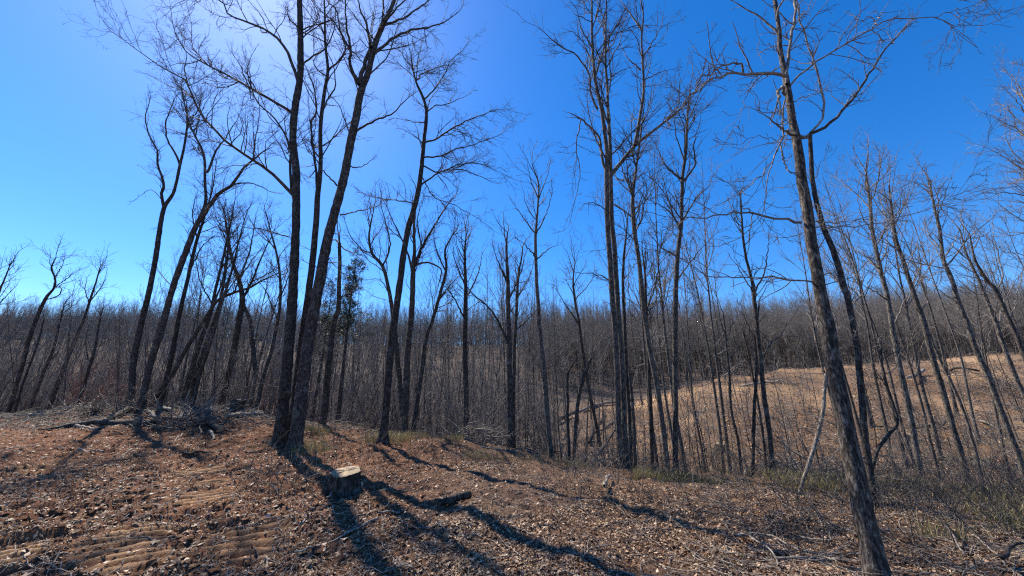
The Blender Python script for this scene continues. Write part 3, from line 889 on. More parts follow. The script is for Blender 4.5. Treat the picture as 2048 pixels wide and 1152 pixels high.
# ------------------------------------------------------------------ cedar
def cedar(px, Y, py_top, label, group=None, seed=0, width=.3):
    r = np.random.default_rng(seed)
    x = (px - 1024) / 769.0 * Y
    z0 = H(x, Y)
    h = zr(Y, py_top) - z0
    root = empty('cedar_tree', (x, Y, z0), label, 'tree', group)
    n = 20
    t = np.linspace(0, 1, n)
    P = np.stack([.15 * np.sin(t * 3 + seed), .1 * np.sin(t * 4), t * h - .1], -1)
    R = .012 * h * (1 - t) + .01
    obj('trunk', Tubes().add(P, R, 8).build('trunk'), M_BARK, root)
    B, RB = grow(P[None], R[None], r, .55, .99, .04, width, .2, width * h, 66, 7, .03, .16, .3, .005, .7, 20)
    B2, RB2 = grow(B, RB, r, .15, 1, .1, .5, .15, .7, 50, 5, .05, .15, .5, .004)
    tb = Tubes().add(B, RB, 4).add(B2, RB2, 3)
    obj('branches', tb.build('branches'), M_TWIG, root)
    # sprays of needles along the small branches
    k = r.integers(0, len(B2), 6500)
    f = r.integers(1, 5, 6500)
    c = B2[k, f] + r.normal(0, .045, (6500, 3))
    d = norm(B2[k, f] - B2[k, f - 1] + r.normal(0, .5, (6500, 3)))
    s = norm(np.cross(d, r.normal(size=(6500, 3)))) * r.uniform(.008, .018, (6500, 1))
    ln = r.uniform(.08, .2, (6500, 1))
    V = np.stack([c - s, c + s, c + d * ln], 1).reshape(-1, 3)
    T = np.arange(19500).reshape(-1, 3)
    me_ = mesh_np('needles', V, None, T, False, np.repeat(r.random(6500), 3))
    obj('needles', me_, M_CEDAR, root)
    return root


cedar(684, 19, 500, 'only dark green evergreen cedar, rising behind the snapped trunk left of the middle', seed=3, width=.18)
cedar(632, 27, 560, 'small dark cedar mostly hidden behind the three big trunks', seed=5, width=.2)

# ------------------------------------------------------------------ forest tree kinds (each kind is itself one of the standing trees)
PROTO = []


def proto(kind, seed, Ht, r0, bark, twigm, fork, dens, lo=.4, scale_tw=1.0):
    r = np.random.default_rng(seed)
    n = 26
    t = np.linspace(0, 1, n)
    wv = np.cumsum(np.cumsum(r.normal(0, .012, (n, 2)), 0), 0)
    wv = wv - t[:, None] * wv[-1] * .6
    P = np.stack([wv[:, 0] * Ht / 14, wv[:, 1] * Ht / 14, t * Ht - .2], -1)
    R = r0 * .68 * (1 - t) ** 1.15 + .006
    R[:2] *= 1.25
    tt = Tubes().add(P, R, 8)
    c = Tubes()
    L1, R1 = grow(P[None], R[None], r, lo, .97, fork * .8, .34, .7, Ht * .36, 34, 10, .10, .13, .62, .005, .6)
    c.add(L1, R1, 5)
    L2, R2 = grow(L1, R1, r, .2, 1, .33 / dens, .42, .35, 1.9, 38, 7, .09, .17, .62, .0045)
    c.add(L2, R2, 4)
    L3, R3 = grow(L2, R2, r, .15, 1, .24 / dens, .5, .16, .8, 40, 5, .08, .2, .65, .004)
    c.add(L3, R3, 3)
    L4, R4 = grow(P[None], R[None], r, .12, lo, .45, .1, .4, 2.2, 66, 7, .02, .2, .3, .004)
    c.add(L4, R4, 3)
    L5, R5 = grow(L4, R4, r, .2, 1, .3, .5, .15, .8, 42, 5, .04, .2, .6, .004)
    c.add(L5, R5, 3)
    return dict(trunk=tt.build('trunk'), crown=c.build('crown'), bark=bark, twig=twigm, H=Ht, kind=kind, used=None)


for a in ((0, 101, 15, .12, M_PALE, M_GREY, .42, 1.0, .45), (0, 102, 14, .1, M_PALE, M_GREY, .45, 1.0, .5), (1, 103, 15, .14, M_BARK, M_GREY, .4, 1.0, .38), (1, 104, 13, .11, M_BARK, M_GREY, .42, 1.0, .4),
          (0, 105, 16, .1, M_PALE, M_GREY, .5, .9, .55), (1, 106, 12, .09, M_BARK, M_GREY, .4, 1.1, .35), (2, 107, 6, .035, M_PALE, M_GREY, .35, .8, .3), (2, 108, 5.5, .03, M_BARK, M_GREY, .35, .8, .25), (0, 109, 15, .13, M_PALE, M_GREY, .4, 1.0, .4)):
    PROTO.append(proto(*a))
for p in PROTO:
    p['trunk'].materials.append(p['bark'])
    p['crown'].materials.append(p['twig'])


def plant(p, x, y, h, label, group, name='bare_tree', lean=None, cat='tree'):
    e = empty(name, (x, y, H(x, y)), label, cat, group)
    s = h / p['H']
    e.scale = (s, s, s)
    e.rotation_euler = (rng.normal(0, .035) if lean is None else lean[0], rng.normal(0, .035) if lean is None else lean[1], rng.uniform(0, 6.28))
    for part in ('trunk', 'crown'):
        if p['used'] is None:
            o = bpy.data.objects.new(part, p[part])
        else:
            o = p['used'][part].copy()
        COL.objects.link(o)
        o.parent = e
        if p['used'] is None:
            p.setdefault('objs', {})[part] = o
    if p['used'] is None:
        p['used'] = p['objs']
    return e


# bands of the forest: bearing range in pixels, forward distance range, count, range of crown tops in pixels, kinds, name, label, group
BANDS = [
    (-250, 240, 22, 46, 20, (610, 720), (0, 1, 2, 3, 5), 'bare tree in the shaded hollow behind the rim at far left', 'bare trees in the hollow at far left'),
    (250, 520, 19, 42, 15, (430, 600), (0, 1, 2, 3, 4, 5, 8), 'bare tree in the hollow behind the brush pile', 'bare trees in the hollow behind the brush pile'),
    (520, 780, 18, 42, 18, (500, 640), (0, 1, 2, 3, 4, 5, 8), 'bare tree in the hollow behind the three big trunks', 'bare trees in the hollow behind the three big trunks'),
    (820, 1075, 16, 40, 20, (480, 620), (0, 1, 2, 3, 4, 5, 8), 'bare tree in the thicket behind the brush heap', 'bare trees in the thicket behind the brush heap'),
    (1085, 1230, 17, 44, 12, (560, 660), (0, 1, 4, 8), 'slim bare tree in the hollow left of the twin trunks', 'slim trees in the hollow left of the twin trunks'),
    (1240, 1480, 46, 64, 10, (430, 600), (0, 1, 4, 8), 'bare tree behind the low end of the open slope', 'bare trees behind the low end of the open slope'),
    (1250, 1460, 12, 22, 7, (260, 480), (0, 1, 4, 8), 'slim bare tree among the trunks right of the twin trunks', 'slim trees right of the twin trunks'),
    (1480, 2100, 55, 70, 34, (560, 620), (0, 1, 4, 8), 'bare tree in the wood edge along the top of the open slope', 'bare trees along the top of the open slope'),
    (1660, 1800, 14, 26, 6, (310, 470), (0, 1, 4, 8), 'tall slim tree with fine crown behind the large near tree', 'slim trees behind the large near tree'),
    (1800, 2160, 12, 26, 10, (320, 520), (0, 1, 4, 8), 'tall slim tree with fine crown among the leaning grey trees', 'slim trees among the leaning grey trees'),
]
r_ = np.random.default_rng(77)
LAND = [(-400, 'the left edge'), (65, 'the lone fan-crowned tree'), (150, 'the second fan-crowned tree'), (300, 'the pair on the brush pile'), (405, 'the close trio'), (478, 'the double-topped tree'),
        (600, 'the three big trunks'), (668, 'the snapped trunk'), (788, 'the tall leaning tree'), (872, 'the slim curving tree'), (930, 'the brush heap trunk'), (1017, 'the long-limbed trunk'), (1085, 'the lone pale pole'),
        (1166, 'the broken snag'), (1236, 'the twin trunks'), (1300, 'the slender leaning tree'), (1352, 'the round-crowned trunk'), (1455, 'the crooked sapling'), (1516, 'the V-limbed tree'), (1655, 'the large near tree'),
        (1790, 'the first leaning grey tree'), (1860, 'the second leaning grey tree'), (1950, 'the third leaning grey tree'), (2300, 'the right edge')]


def between(px):
    for (a_, n_), (b_, m_) in zip(LAND, LAND[1:]):
        if a_ <= px < b_:
            return 'between %s and %s' % (n_, m_)
    return 'near the right edge'


def screen_px(x, y, zz):
    return 1024 + F * x / (CP * y + SP * (zz - EYE))


for (a, b, y0, y1, cnt, tops, kinds, label, grp) in BANDS:
    for k in range(cnt):
        for _try in range(20):
            px = a + (b - a) * (k + r_.random()) / cnt
            y = y0 + (y1 - y0) * r_.random() ** 1.2
            x = (px - 1024) / 769.0 * y
            if y > edge_y(x, y) + .8:
                break
        top = tops[0] + (tops[1] - tops[0]) * r_.random() ** .8
        h = zr(y, top) - H(x, y)
        h = float(np.clip(h, 4, 24))
        kd = int(r_.choice(kinds))
        tone_ = 'dark' if PROTO[kd]['bark'] is M_BARK else 'pale'
        far_ = 'distant' if y > 45 else ('tall' if top < .5 * (tops[0] + tops[1]) else 'short')
        plant(PROTO[kd], x, y, h, '%s %s bare tree %s' % (far_, tone_, between(screen_px(x, y, EYE + 2))), 'bare trees ' + between(screen_px(x, y, EYE + 2)))
# saplings
SAP = [
    (1100, 1420, 11, 24, 30, (660, 820), 'thin bare sapling at the foot of the open slope', 'thin saplings at the foot of the open slope'),
    (1440, 1640, 12, 34, 20, (660, 800), 'thin bare sapling on the open brown slope', 'thin saplings on the open brown slope'),
    (1700, 2060, 12, 32, 20, (640, 800), 'thin bare sapling on the slope among leaning grey trees', 'thin saplings among the leaning grey trees'),
    (860, 1100, 13, 18, 14, (660, 800), 'thin bare sapling beside the brush heap', 'thin saplings beside the brush heap'),
    (120, 700, 17.6, 21, 16, (650, 770), 'thin bare sapling along the rim behind the brush pile', 'thin saplings along the rim behind the brush pile'),
]
for (a, b, y0, y1, cnt, tops, label, grp) in SAP:
    for k in range(cnt):
        px = a + (b - a) * (k + r_.random()) / cnt
        y = y0 + (y1 - y0) * r_.random()
        x = (px - 1024) / 769.0 * y
        y = max(y, edge_y(x, y) - .3)
        x = (px - 1024) / 769.0 * y
        h = float(np.clip(zr(y, r_.uniform(*tops)) - H(x, y), 1.6, 9))
        tone_ = 'dark' if k % 2 else 'pale'
        plant(PROTO[6 + k % 2], x, y, h, 'thin %s sapling %s' % (tone_, between(screen_px(x, y, EYE))), 'saplings ' + between(screen_px(x, y, EYE)), 'bare_sapling')


# trees that would share a label: where only two or three do, say which by their order
by_label = {}
for o in COL.objects:
    if o.parent is None and o.get('group') and o.type == 'EMPTY':
        by_label.setdefault(o['label'], []).append(o)
for lab_, os_ in by_label.items():
    if len(os_) >= 2:
        os_.sort(key=lambda o: screen_px(o.location.x, o.location.y, o.location.z + 3))
        nth = ('first', 'second', 'third', 'fourth', 'fifth', 'sixth', 'seventh', 'eighth', 'ninth', 'tenth', 'eleventh', 'twelfth')
        if len(os_) <= len(nth):
            for o, w_ in zip(os_, nth):
                o['label'] = lab_.replace('bare tree between', 'tree, %s from left between' % w_).replace('sapling between', 'sapling, %s from left between' % w_).replace(' the ', ' ')

# ------------------------------------------------------------------ wooded hills beyond: one mass, instanced from the tree kinds
def scatter_object(name, pts, protos, smin, smax, tilt, label, cat):
    me_ = bpy.data.meshes.new(name)
    me_.from_pydata([tuple(p) for p in pts], [], [])
    o = bpy.data.objects.new(name, me_)
    COL.objects.link(o)
    tag(o, label, cat, kind='stuff')
    ng = bpy.data.node_groups.new(name, 'GeometryNodeTree')
    ng.interface.new_socket('Geometry', in_out='INPUT', socket_type='NodeSocketGeometry')
    ng.interface.new_socket('Geometry', in_out='OUTPUT', socket_type='NodeSocketGeometry')
    N, L = ng.nodes, ng.links
    gi, go = N.new('NodeGroupInput'), N.new('NodeGroupOutput')
    gi_inst = N.new('GeometryNodeJoinGeometry')
    for objs in reversed(protos):
        j = N.new('GeometryNodeJoinGeometry')
        for q in objs:
            oi = N.new('GeometryNodeObjectInfo')
            oi.transform_space = 'ORIGINAL'
            oi.inputs['Object'].default_value = q
            L.new(oi.outputs['Geometry'], j.inputs[0])
        g2i = N.new('GeometryNodeGeometryToInstance')
        L.new(j.outputs[0], g2i.inputs[0])
        L.new(g2i.outputs[0], gi_inst.inputs[0])
    m2p = N.new('GeometryNodeMeshToPoints')
    L.new(gi.outputs[0], m2p.inputs[0])
    iop = N.new('GeometryNodeInstanceOnPoints')
    L.new(m2p.outputs[0], iop.inputs['Points'])
    L.new(gi_inst.outputs[0], iop.inputs['Instance'])
    iop.inputs['Pick Instance'].default_value = True

    def rnd(kind, lo, hi, seed):
        q = N.new('FunctionNodeRandomValue')
        q.data_type = kind
        ins = [s for s in q.inputs if s.enabled and s.name in ('Min', 'Max')]
        ins[0].default_value, ins[1].default_value = lo, hi
        q.inputs['Seed'].default_value = seed
        return [s for s in q.outputs if s.enabled][0]
    L.new(rnd('INT', 0, len(protos) - 1, 1), iop.inputs['Instance Index'])
    L.new(rnd('FLOAT_VECTOR', (-tilt, -tilt, 0), (tilt, tilt, 6.28), 2), iop.inputs['Rotation'])
    L.new(rnd('FLOAT', smin, smax, 3), iop.inputs['Scale'])
    L.new(iop.outputs[0], go.inputs[0])
    md = o.modifiers.new('scatter', 'NODES')
    md.node_group = ng
    return o


pts = []
for cnt_, ya, yb, sa, sb in ((3600, 60, 160, -1.55, 1.75), (4200, 98, 165, -1.55, 1.75), (3800, 122, 175, -1.55, 1.75), (3600, 66, 112, .05, 1.75)):
    k = 0
    while k < cnt_:
        y = ya + (yb - ya) * r_.random() ** .9
        s = r_.uniform(sa, sb)
        x = s * y
        if s > .08 and y < 66 + 4 * s:
            continue
        if s > -.12 and y < 66 and r_.random() < .8:
            continue
        pts.append((x, y, H(x, y) - .1))
        k += 1
P_obj = lambda ks: [(PROTO[k]['used']['trunk'], PROTO[k]['used']['crown']) for k in ks]
scatter_object('hillside_woods', pts, P_obj((0, 1, 2, 3, 4, 5, 8)), .42, 1.0, .08, 'grey brown leafless woods covering the far hillsides up to the skyline', 'woods')
pts = []
while len(pts) < 2900:
    y = 18 + 50 * r_.random()
    s = r_.uniform(-1.6, .1)
    x = s * y
    if y < edge_y(x, y) + 1 or (s > .05 and y > 44):
        continue
    pts.append((x, y, H(x, y) - .05))
scatter_object('undergrowth', pts, P_obj((6, 7)), .4, 1.3, .45, 'tangle of leafless saplings and brush filling the hollow below the rim', 'undergrowth')

pts = []
while len(pts) < 560:
    y = 11 + 40 * r_.random() ** 1.7
    s = r_.uniform(.08, 1.5)
    x = s * y
    if y < edge_y(x, y) + .3:
        continue
    if y > 26 and r_.random() < .45:
        continue
    pts.append((x, y, H(x, y) - .05))
scatter_object('slope_brush', pts, P_obj((6, 7)), .1, .42, .5, 'leafless brush and whippy shoots veiling the cleared slope', 'brush')


# ------------------------------------------------------------------ reddish shrubs in the hollow
for px, Y, hh, lab in ((185, 20.5, 3.6, 'reddish-twigged shrub in the hollow left of the brush pile'), (240, 22, 3.0, 'smaller reddish-twigged shrub beside the left trunk of the pair'), (520, 21, 3.4, 'reddish-twigged shrub showing just left of the three big trunks')):
    x = (px - 1024) / 769.0 * Y
    r = np.random.default_rng(int(px))
    root = empty('red_shrub', (x, Y, H(x, Y)), lab, 'shrub')
    st = np.array([[r.normal(0, .15), r.normal(0, .15), -.1] for _ in range(9)])
    d = norm(np.stack([r.normal(0, .35, 9), r.normal(0, .35, 9), np.ones(9)], -1))
    t = np.linspace(0, 1, 9)
    P = st[:, None] + d[:, None] * t[None, :, None] * hh + np.cumsum(r.normal(0, .03, (9, 9, 3)), 1)
    R = np.tile(.016 * (1 - t) + .005, (9, 1))
    obj('stems', Tubes().add(P, R, 5).build('stems'), M_TWIG, root)
    B, RB = grow(P, R, r, .2, 1, .16, .4, .25, 1.2, 45, 6, .05, .2, .6, .005)
    B2, RB2 = grow(B, RB, r, .1, 1, .1, .5, .12, .5, 45, 5, .04, .2, .6, .004)
    obj('twigs', Tubes().add(B, RB, 3).add(B2, RB2, 3).build('twigs'), M_RED, root)['kind'] = 'stuff'


# ------------------------------------------------------------------ stumps
def stump(label, px, py, wpx, hpx, seed, tilt=.12, cutm=M_CUT, flare=.45):
    r = np.random.default_rng(seed)
    c = ground_hit(px, py, 30)
    k = c[1] / (CP - (576 - py) / F * SP)
    rad = wpx / F * k / 2
    h = hpx / F * k / CP
    root = empty('tree_stump', c, label, 'stump')
    sides, rings = 72, 22
    th = np.arange(sides) / sides * 2 * math.pi
    zz = np.linspace(0, 1, rings)
    lob = sum(r.uniform(.4, 1) * np.cos(m_ * th + r.uniform(0, 6.28)) for m_ in (3, 5, 7)) / 3
    disp = bark_disp(np.full(rings, rad), zz * h, sides, seed, rad * .13)[0]
    V = []
    for i, a in enumerate(zz):
        zb = -.12 + a * (h + .12)
        fl = math.exp(-a * 3.2)
        rr = rad * (1 + flare * fl * (.55 + .8 * lob) + .05 * lob) + disp[i]
        ztop = zb - (np.sin(th) * 0) + a * (tilt * rr * np.sin(th) + .03 * rad * np.cos(3 * th + seed))
        V.append(np.stack([rr * np.cos(th), rr * np.sin(th), ztop], -1))
    V = np.concatenate(V)
    ii_ = np.arange(rings * sides).reshape(rings, sides)
    nx_ = np.roll(ii_, -1, 1)
    Qs = np.stack([ii_[:-1], nx_[:-1], nx_[1:], ii_[1:]], -1).reshape(-1, 4)
    obj('bark', mesh_np('bark', V, Qs), M_BARK, root)
    rim = V[-sides:]
    inner = rim * np.array([.93, .93, 1]) + np.array([0, 0, .006])
    mid = rim * np.array([.5, .5, 1]) * 1
    mid[:, 2] = h + (rim[:, 2] - h) * .5 + .012
    mid[:, 2] += r.normal(0, .004, sides)
    cen = np.array([[0, 0, h + .008]])
    Vc = np.concatenate([rim, inner, mid, cen])
    a = np.arange(sides)
    b = np.roll(a, -1)
    Qc = np.concatenate([np.stack([a, b, b + sides, a + sides], -1), np.stack([a + sides, b + sides, b + 2 * sides, a + 2 * sides], -1)])
    Tc = np.stack([a + 2 * sides, b + 2 * sides, np.full(sides, 3 * sides)], -1)
    obj('cut_face', mesh_np('cut_face', Vc, Qc, Tc, False), cutm, root)
    return root


stump('big fresh-cut stump with pale sawn top in the trunk shadows of the clearing', 687, 986, 54, 36, 21, .16, flare=.9)
stump('half hidden stump with pale top right of the three big trunks', 663, 842, 30, 24, 22, .2)
stump('dark old stump on the rim behind the left debris', 473, 822, 22, 20, 23, .05, cutm=M_TWIG)
stump('small cut stump on the open brown slope', 1443, 905, 15, 14, 24, .2)
stump('low stump with pale top on the slope beside the leaning trees', 1822, 882, 18, 12, 25, .2)


# ------------------------------------------------------------------ fallen branches and logs
def ground_path(q, n, lift):
    q = resample(np.array(parse(q))[:, :2], n)
    g_ = np.array([ground_hit(a, b, 60) for a, b in q[[0, n // 2, -1]]])
    ends = np.array([ground_hit(a, b, 60) for a, b in q])
    # keep the run of distances smooth where the view skims over a bump
    ends[:, 1] = np.convolve(np.pad(ends[:, 1], 2, mode='edge'), np.ones(5) / 5, 'valid')
    ends[:, 0] = (q[:, 0] - 1024) / F / (CP - (576 - q[:, 1]) / F * SP) * ends[:, 1]
    ends[:, 2] = height(ends[:, 0], ends[:, 1]) + lift
    ends[:, 2] = np.convolve(np.pad(ends[:, 2], 1, mode='edge'), np.ones(3) / 3, 'valid')
    return ends, q


def fallen(label, path, w0, w1, lift=0.0, twig=0.0, m=None, name='fallen_branch', cat='branch', seed=1, sides=8, rise=0.0, cut=False):
    r = np.random.default_rng(seed)
    n = 16
    P, q = ground_path(path, n, 0)
    k = P[:, 1] / (CP - (576 - q[:, 1]) / F * SP)
    t = np.linspace(0, 1, n)
    R = (w0 * (1 - t) + w1 * t) * .5 / F * k
    P[:, 2] += R * .7 + lift + rise * t
    P += np.cumsum(r.normal(0, .006, P.shape), 0) * 1.0
    R *= r.uniform(.88, 1.12, n)
    root = empty(name, P[0] - np.array([0, 0, R[0] * .7 + lift]), label, cat)
    org = np.array(root.location)
    obj('stem', Tubes().add(P, R, sides).build('stem', org), m or M_DEAD, root)
    if cut:
        for e_, s_ in ((0, 1), (-1, -1)):
            d = norm(P[1 if e_ == 0 else -2] - P[e_])
            u = norm(np.cross(d, [0, 0, 1]))
            v = np.cross(d, u)
            th = np.arange(12) / 12 * 6.283
            V = P[e_] - d * .004 + R[e_] * 1.0 * (np.cos(th)[:, None] * u + np.sin(th)[:, None] * v)
            V = np.vstack([V, P[e_] - d * .01])
            T = np.array([[i, (i + 1) % 12, 12] for i in range(12)])
            obj('cut_end', mesh_np('cut_end', V - org, None, T, False), M_CUT, root)
    if twig:
        B, RB = grow(P[None], R[None], r, .15, 1, .3 / twig, .35, .15, 1.1, 42, 7, .03, .2, .6, .003)
        tb = Tubes().add(B, RB, 5)
        B2, RB2 = grow(B, RB, r, .3, 1, .25 / twig, .5, .08, .5, 45, 5, .0, .2, .6, .0025)
        tb.add(B2, RB2, 3)
        if tb.n:
            tag(obj('side_twigs', tb.build('side_twigs', org), m or M_DEAD, root), kind='stuff')
    return root


FB = [
    ('long dark log lying across the left clearing below the brush pile', '75,862 130,856 175,850 225,851 270,848', 4, 14, .03, 0, M_BARK, 'fallen_log', 'log'),
    ('pale barkless pole beside the long dark log at left', '140,853 170,856 195,860', 6, 4, .02, 0, M_DEAD, 'fallen_branch', 'branch'),
    ('thick curved log on the right of the left debris', '285,852 340,845 400,848 425,858 440,870', 12, 10, .04, .2, M_BARK, 'fallen_log', 'log'),
    ('pale long branch lying right across the brush pile', '330,843 390,832 430,822 470,820', 4, 7, .05, .4, M_DEAD, 'fallen_branch', 'branch'),
    ('thin pale stick rising up left of the brush pile', '105,828 130,816 152,808', 5, 3, .02, .3, M_DEAD, 'fallen_branch', 'branch'),
    ('thin straight stick along the left rim', '2,838 40,832 90,832 140,826', 3, 3, .03, .3, M_DEAD, 'fallen_branch', 'branch'),
    ('bleached knotty root end on the left debris pile', '168,806 180,822 192,830', 12, 6, .08, .8, M_DEAD, 'root_snag', 'root'),
    ('bleached log end catching sun under the left pair of trunks', '305,815 322,822 340,830', 7, 5, .12, 0, M_DEAD, 'fallen_log', 'log'),
    ('dark bent log in front of the left pair of trunks', '218,846 240,832 260,822 285,814', 8, 10, .1, .3, M_BARK, 'fallen_log', 'log'),
    ('light slab of wood standing in the debris below the pair of trunks', '298,826 308,832 314,838', 6, 5, .05, 0, M_DEAD, 'wood_chunk', 'wood'),
    ('bleached stub in the dark clods of the left clearing', '418,866 426,874 430,882', 6, 4, .03, .4, M_DEAD, 'wood_chunk', 'wood'),
    ('thin diagonal stick left of the bleached stub', '338,890 352,878 366,868', 3, 3, .02, 0, M_DEAD, 'fallen_branch', 'branch'),
    ('short dark stick in the middle of the left clearing', '365,914 400,908 440,902', 5, 3, .02, 0, M_BARK, 'fallen_branch', 'branch'),
    ('small pale stick lying in the left clearing', '243,916 250,908 262,899', 3, 2, .01, 0, M_DEAD, 'fallen_branch', 'branch'),
    ('thin pale stick at the far left clearing, nearly level', '155,902 180,905 203,908', 3, 3, .01, 0, M_DEAD, 'fallen_branch', 'branch'),
    ('pale pole resting behind the left rim by the dark old stump', '425,812 445,820 465,828', 4, 5, .1, 0, M_DEAD, 'fallen_branch', 'branch'),
    ('grey log lying just below the dark old stump', '450,840 480,834 515,832 545,834', 8, 7, .06, .3, M_DEAD, 'fallen_log', 'log'),
    ('dead leaning branch by the foot of the three big trunks', '505,828 525,818 545,806', 4, 2, .05, .6, M_DEAD, 'fallen_branch', 'branch'),
    ('thick short log lying in the shadow bands right of the big stump', '868,1019 895,1012 915,1006 936,1000', 12, 17, .05, 0, M_BARK, 'fallen_log', 'log'),
    ('long forked pale branch in the foreground below the big stump', '590,1118 620,1105 650,1090 690,1074 722,1064 742,1050 755,1036', 4, 5, .02, .5, M_DEAD, 'fallen_branch', 'branch'),
    ('hooked pale stick above the long forked foreground branch', '755,1036 770,1033 790,1032 810,1028', 4, 3, .05, .4, M_DEAD, 'fallen_branch', 'branch'),
    ('bleached thin stick leaning across the base of the big stump', '650,1010 662,995 676,978', 4, 3, .06, 0, M_DEAD, 'fallen_branch', 'branch'),
    ('curved light twig lying below the big stump', '665,1014 668,1028 672,1036 700,1034', 3, 2, .03, .5, M_DEAD, 'fallen_branch', 'branch'),
    ('thin stick at the bottom below the bulldozer tracks', '530,1120 534,1135 536,1152', 4, 3, .03, .6, M_DEAD, 'fallen_branch', 'branch'),
    ('slim stick on the bare soil left of the big stump', '590,1066 600,1054 612,1042', 3, 3, .01, 0, M_DEAD, 'fallen_branch', 'branch'),
    ('pale pole leaning over the twigs at the middle rim', '700,828 730,827 755,834', 4, 3, .08, .3, M_DEAD, 'fallen_branch', 'branch'),
    ('pale sawn log end at the foot of the brush heap', '902,868 912,870 924,872', 9, 10, .03, 0, M_DEAD, 'fallen_log', 'log'),
    ('long stick lying on the leaves of the middle rim', '960,897 990,900 1010,904', 3, 3, .02, .2, M_DEAD, 'fallen_branch', 'branch'),
    ('dark low log along the middle rim edge', '1020,880 1060,884 1100,890', 5, 4, .03, 0, M_DEAD, 'fallen_log', 'log'),
    ('bright forked dead branch leaning at the twin trunks', '1190,872 1215,858 1235,840 1250,812 1262,786', 4, 6, .1, .5, M_DEAD, 'fallen_branch', 'branch'),
    ('dark curved dead stem leaning left of the twin trunks', '1178,898 1185,870 1200,848 1215,825', 7, 4, .1, .3, M_BARK, 'fallen_branch', 'branch'),
    ('dark shattered log in the hollow beyond the pale pole', '1112,852 1130,842 1150,832', 9, 6, .3, .3, M_BARK, 'fallen_log', 'log'),
    ('short mossy upright stub on the leaves in front of the twin trunks', '1210,990 1213,975 1216,962', 9, 5, .1, 0, M_DEAD, 'wood_chunk', 'wood'),
    ('long thin branch at the lower right, left of the large near tree', '1470,1085 1500,1080 1545,1087 1600,1118 1650,1130', 5, 3, .05, .7, M_DEAD, 'fallen_branch', 'branch'),
    ('crossing pale sticks spray at the lower right leaf litter', '1480,1075 1520,1095 1545,1120 1555,1148', 4, 3, .04, .8, M_DEAD, 'fallen_branch', 'branch'),
    ('stout pale branch lying left of the foot of the large near tree', '1545,1128 1600,1124 1650,1122 1690,1132', 6, 5, .04, .6, M_DEAD, 'fallen_branch', 'branch'),
    ('twiggy forked branch lying in the litter left of the large near tree', '1600,1085 1640,1092 1668,1096', 5, 3, .04, .8, M_DEAD, 'fallen_branch', 'branch'),
    ('long pale pole lying through grass left of the V-limbed tree', '1470,952 1500,942 1530,930 1600,934', 4, 3, .12, .3, M_DEAD, 'fallen_branch', 'branch'),
    ('curved branch lying in grass between V-limbed tree and large near tree', '1590,972 1610,958 1640,962 1690,960', 5, 3, .06, .5, M_DEAD, 'fallen_branch', 'branch'),
    ('pale stick lying right of the large near tree at knee height', '1750,962 1790,968 1830,978', 5, 3, .06, .4, M_DEAD, 'fallen_branch', 'branch'),
    ('long thin pole right of the large near tree over the grass', '1735,1000 1800,1008 1860,1012 1930,1020', 3, 3, .1, .3, M_DEAD, 'fallen_branch', 'branch'),
    ('thin leaning stick in the litter at the lower right corner', '1880,1055 1910,1090 1945,1145', 4, 3, .1, .3, M_DEAD, 'fallen_branch', 'branch'),
    ('dark stick sticking up at the right bottom corner', '2010,1150 2018,1130 2048,1115', 8, 5, .1, .5, M_BARK, 'fallen_branch', 'branch'),
    ('thin stick in the litter near the right edge', '1950,1085 1990,1110 2030,1150', 4, 3, .06, .6, M_DEAD, 'fallen_branch', 'branch'),
    ('dark log crossing the open slope by the leaning trees', '1830,868 1860,862 1893,852', 5, 6, .2, .3, M_BARK, 'fallen_log', 'log'),
    ('pale upright-leaning log in the slash heap on the slope crest', '1815,766 1835,757 1850,748', 5, 6, .3, .3, M_DEAD, 'fallen_log', 'log'),
    ('long log lying along the slope crest near the right edge', '1880,745 1920,744 1960,748', 5, 4, .2, .3, M_BARK, 'fallen_log', 'log'),
    ('white angled branch on the slope at the far right', '1962,850 1985,860 2005,874', 4, 3, .2, .4, M_DEAD, 'fallen_branch', 'branch'),
    ('pale log lying down the slope behind the V-limbed tree', '1480,778 1520,770 1560,768', 5, 5, .15, .3, M_DEAD, 'fallen_log', 'log'),
    ('bleached log at the low end of the open slope', '1150,830 1190,815 1240,806', 6, 5, .15, .3, M_DEAD, 'fallen_log', 'log'),
]
for i, (lab, path, w0, w1, lift, tw, m, nm, ct) in enumerate(FB):
    fallen(lab, path, w0, w1, lift, tw, m, nm, ct, seed=200 + i, cut=(nm == 'fallen_log'))


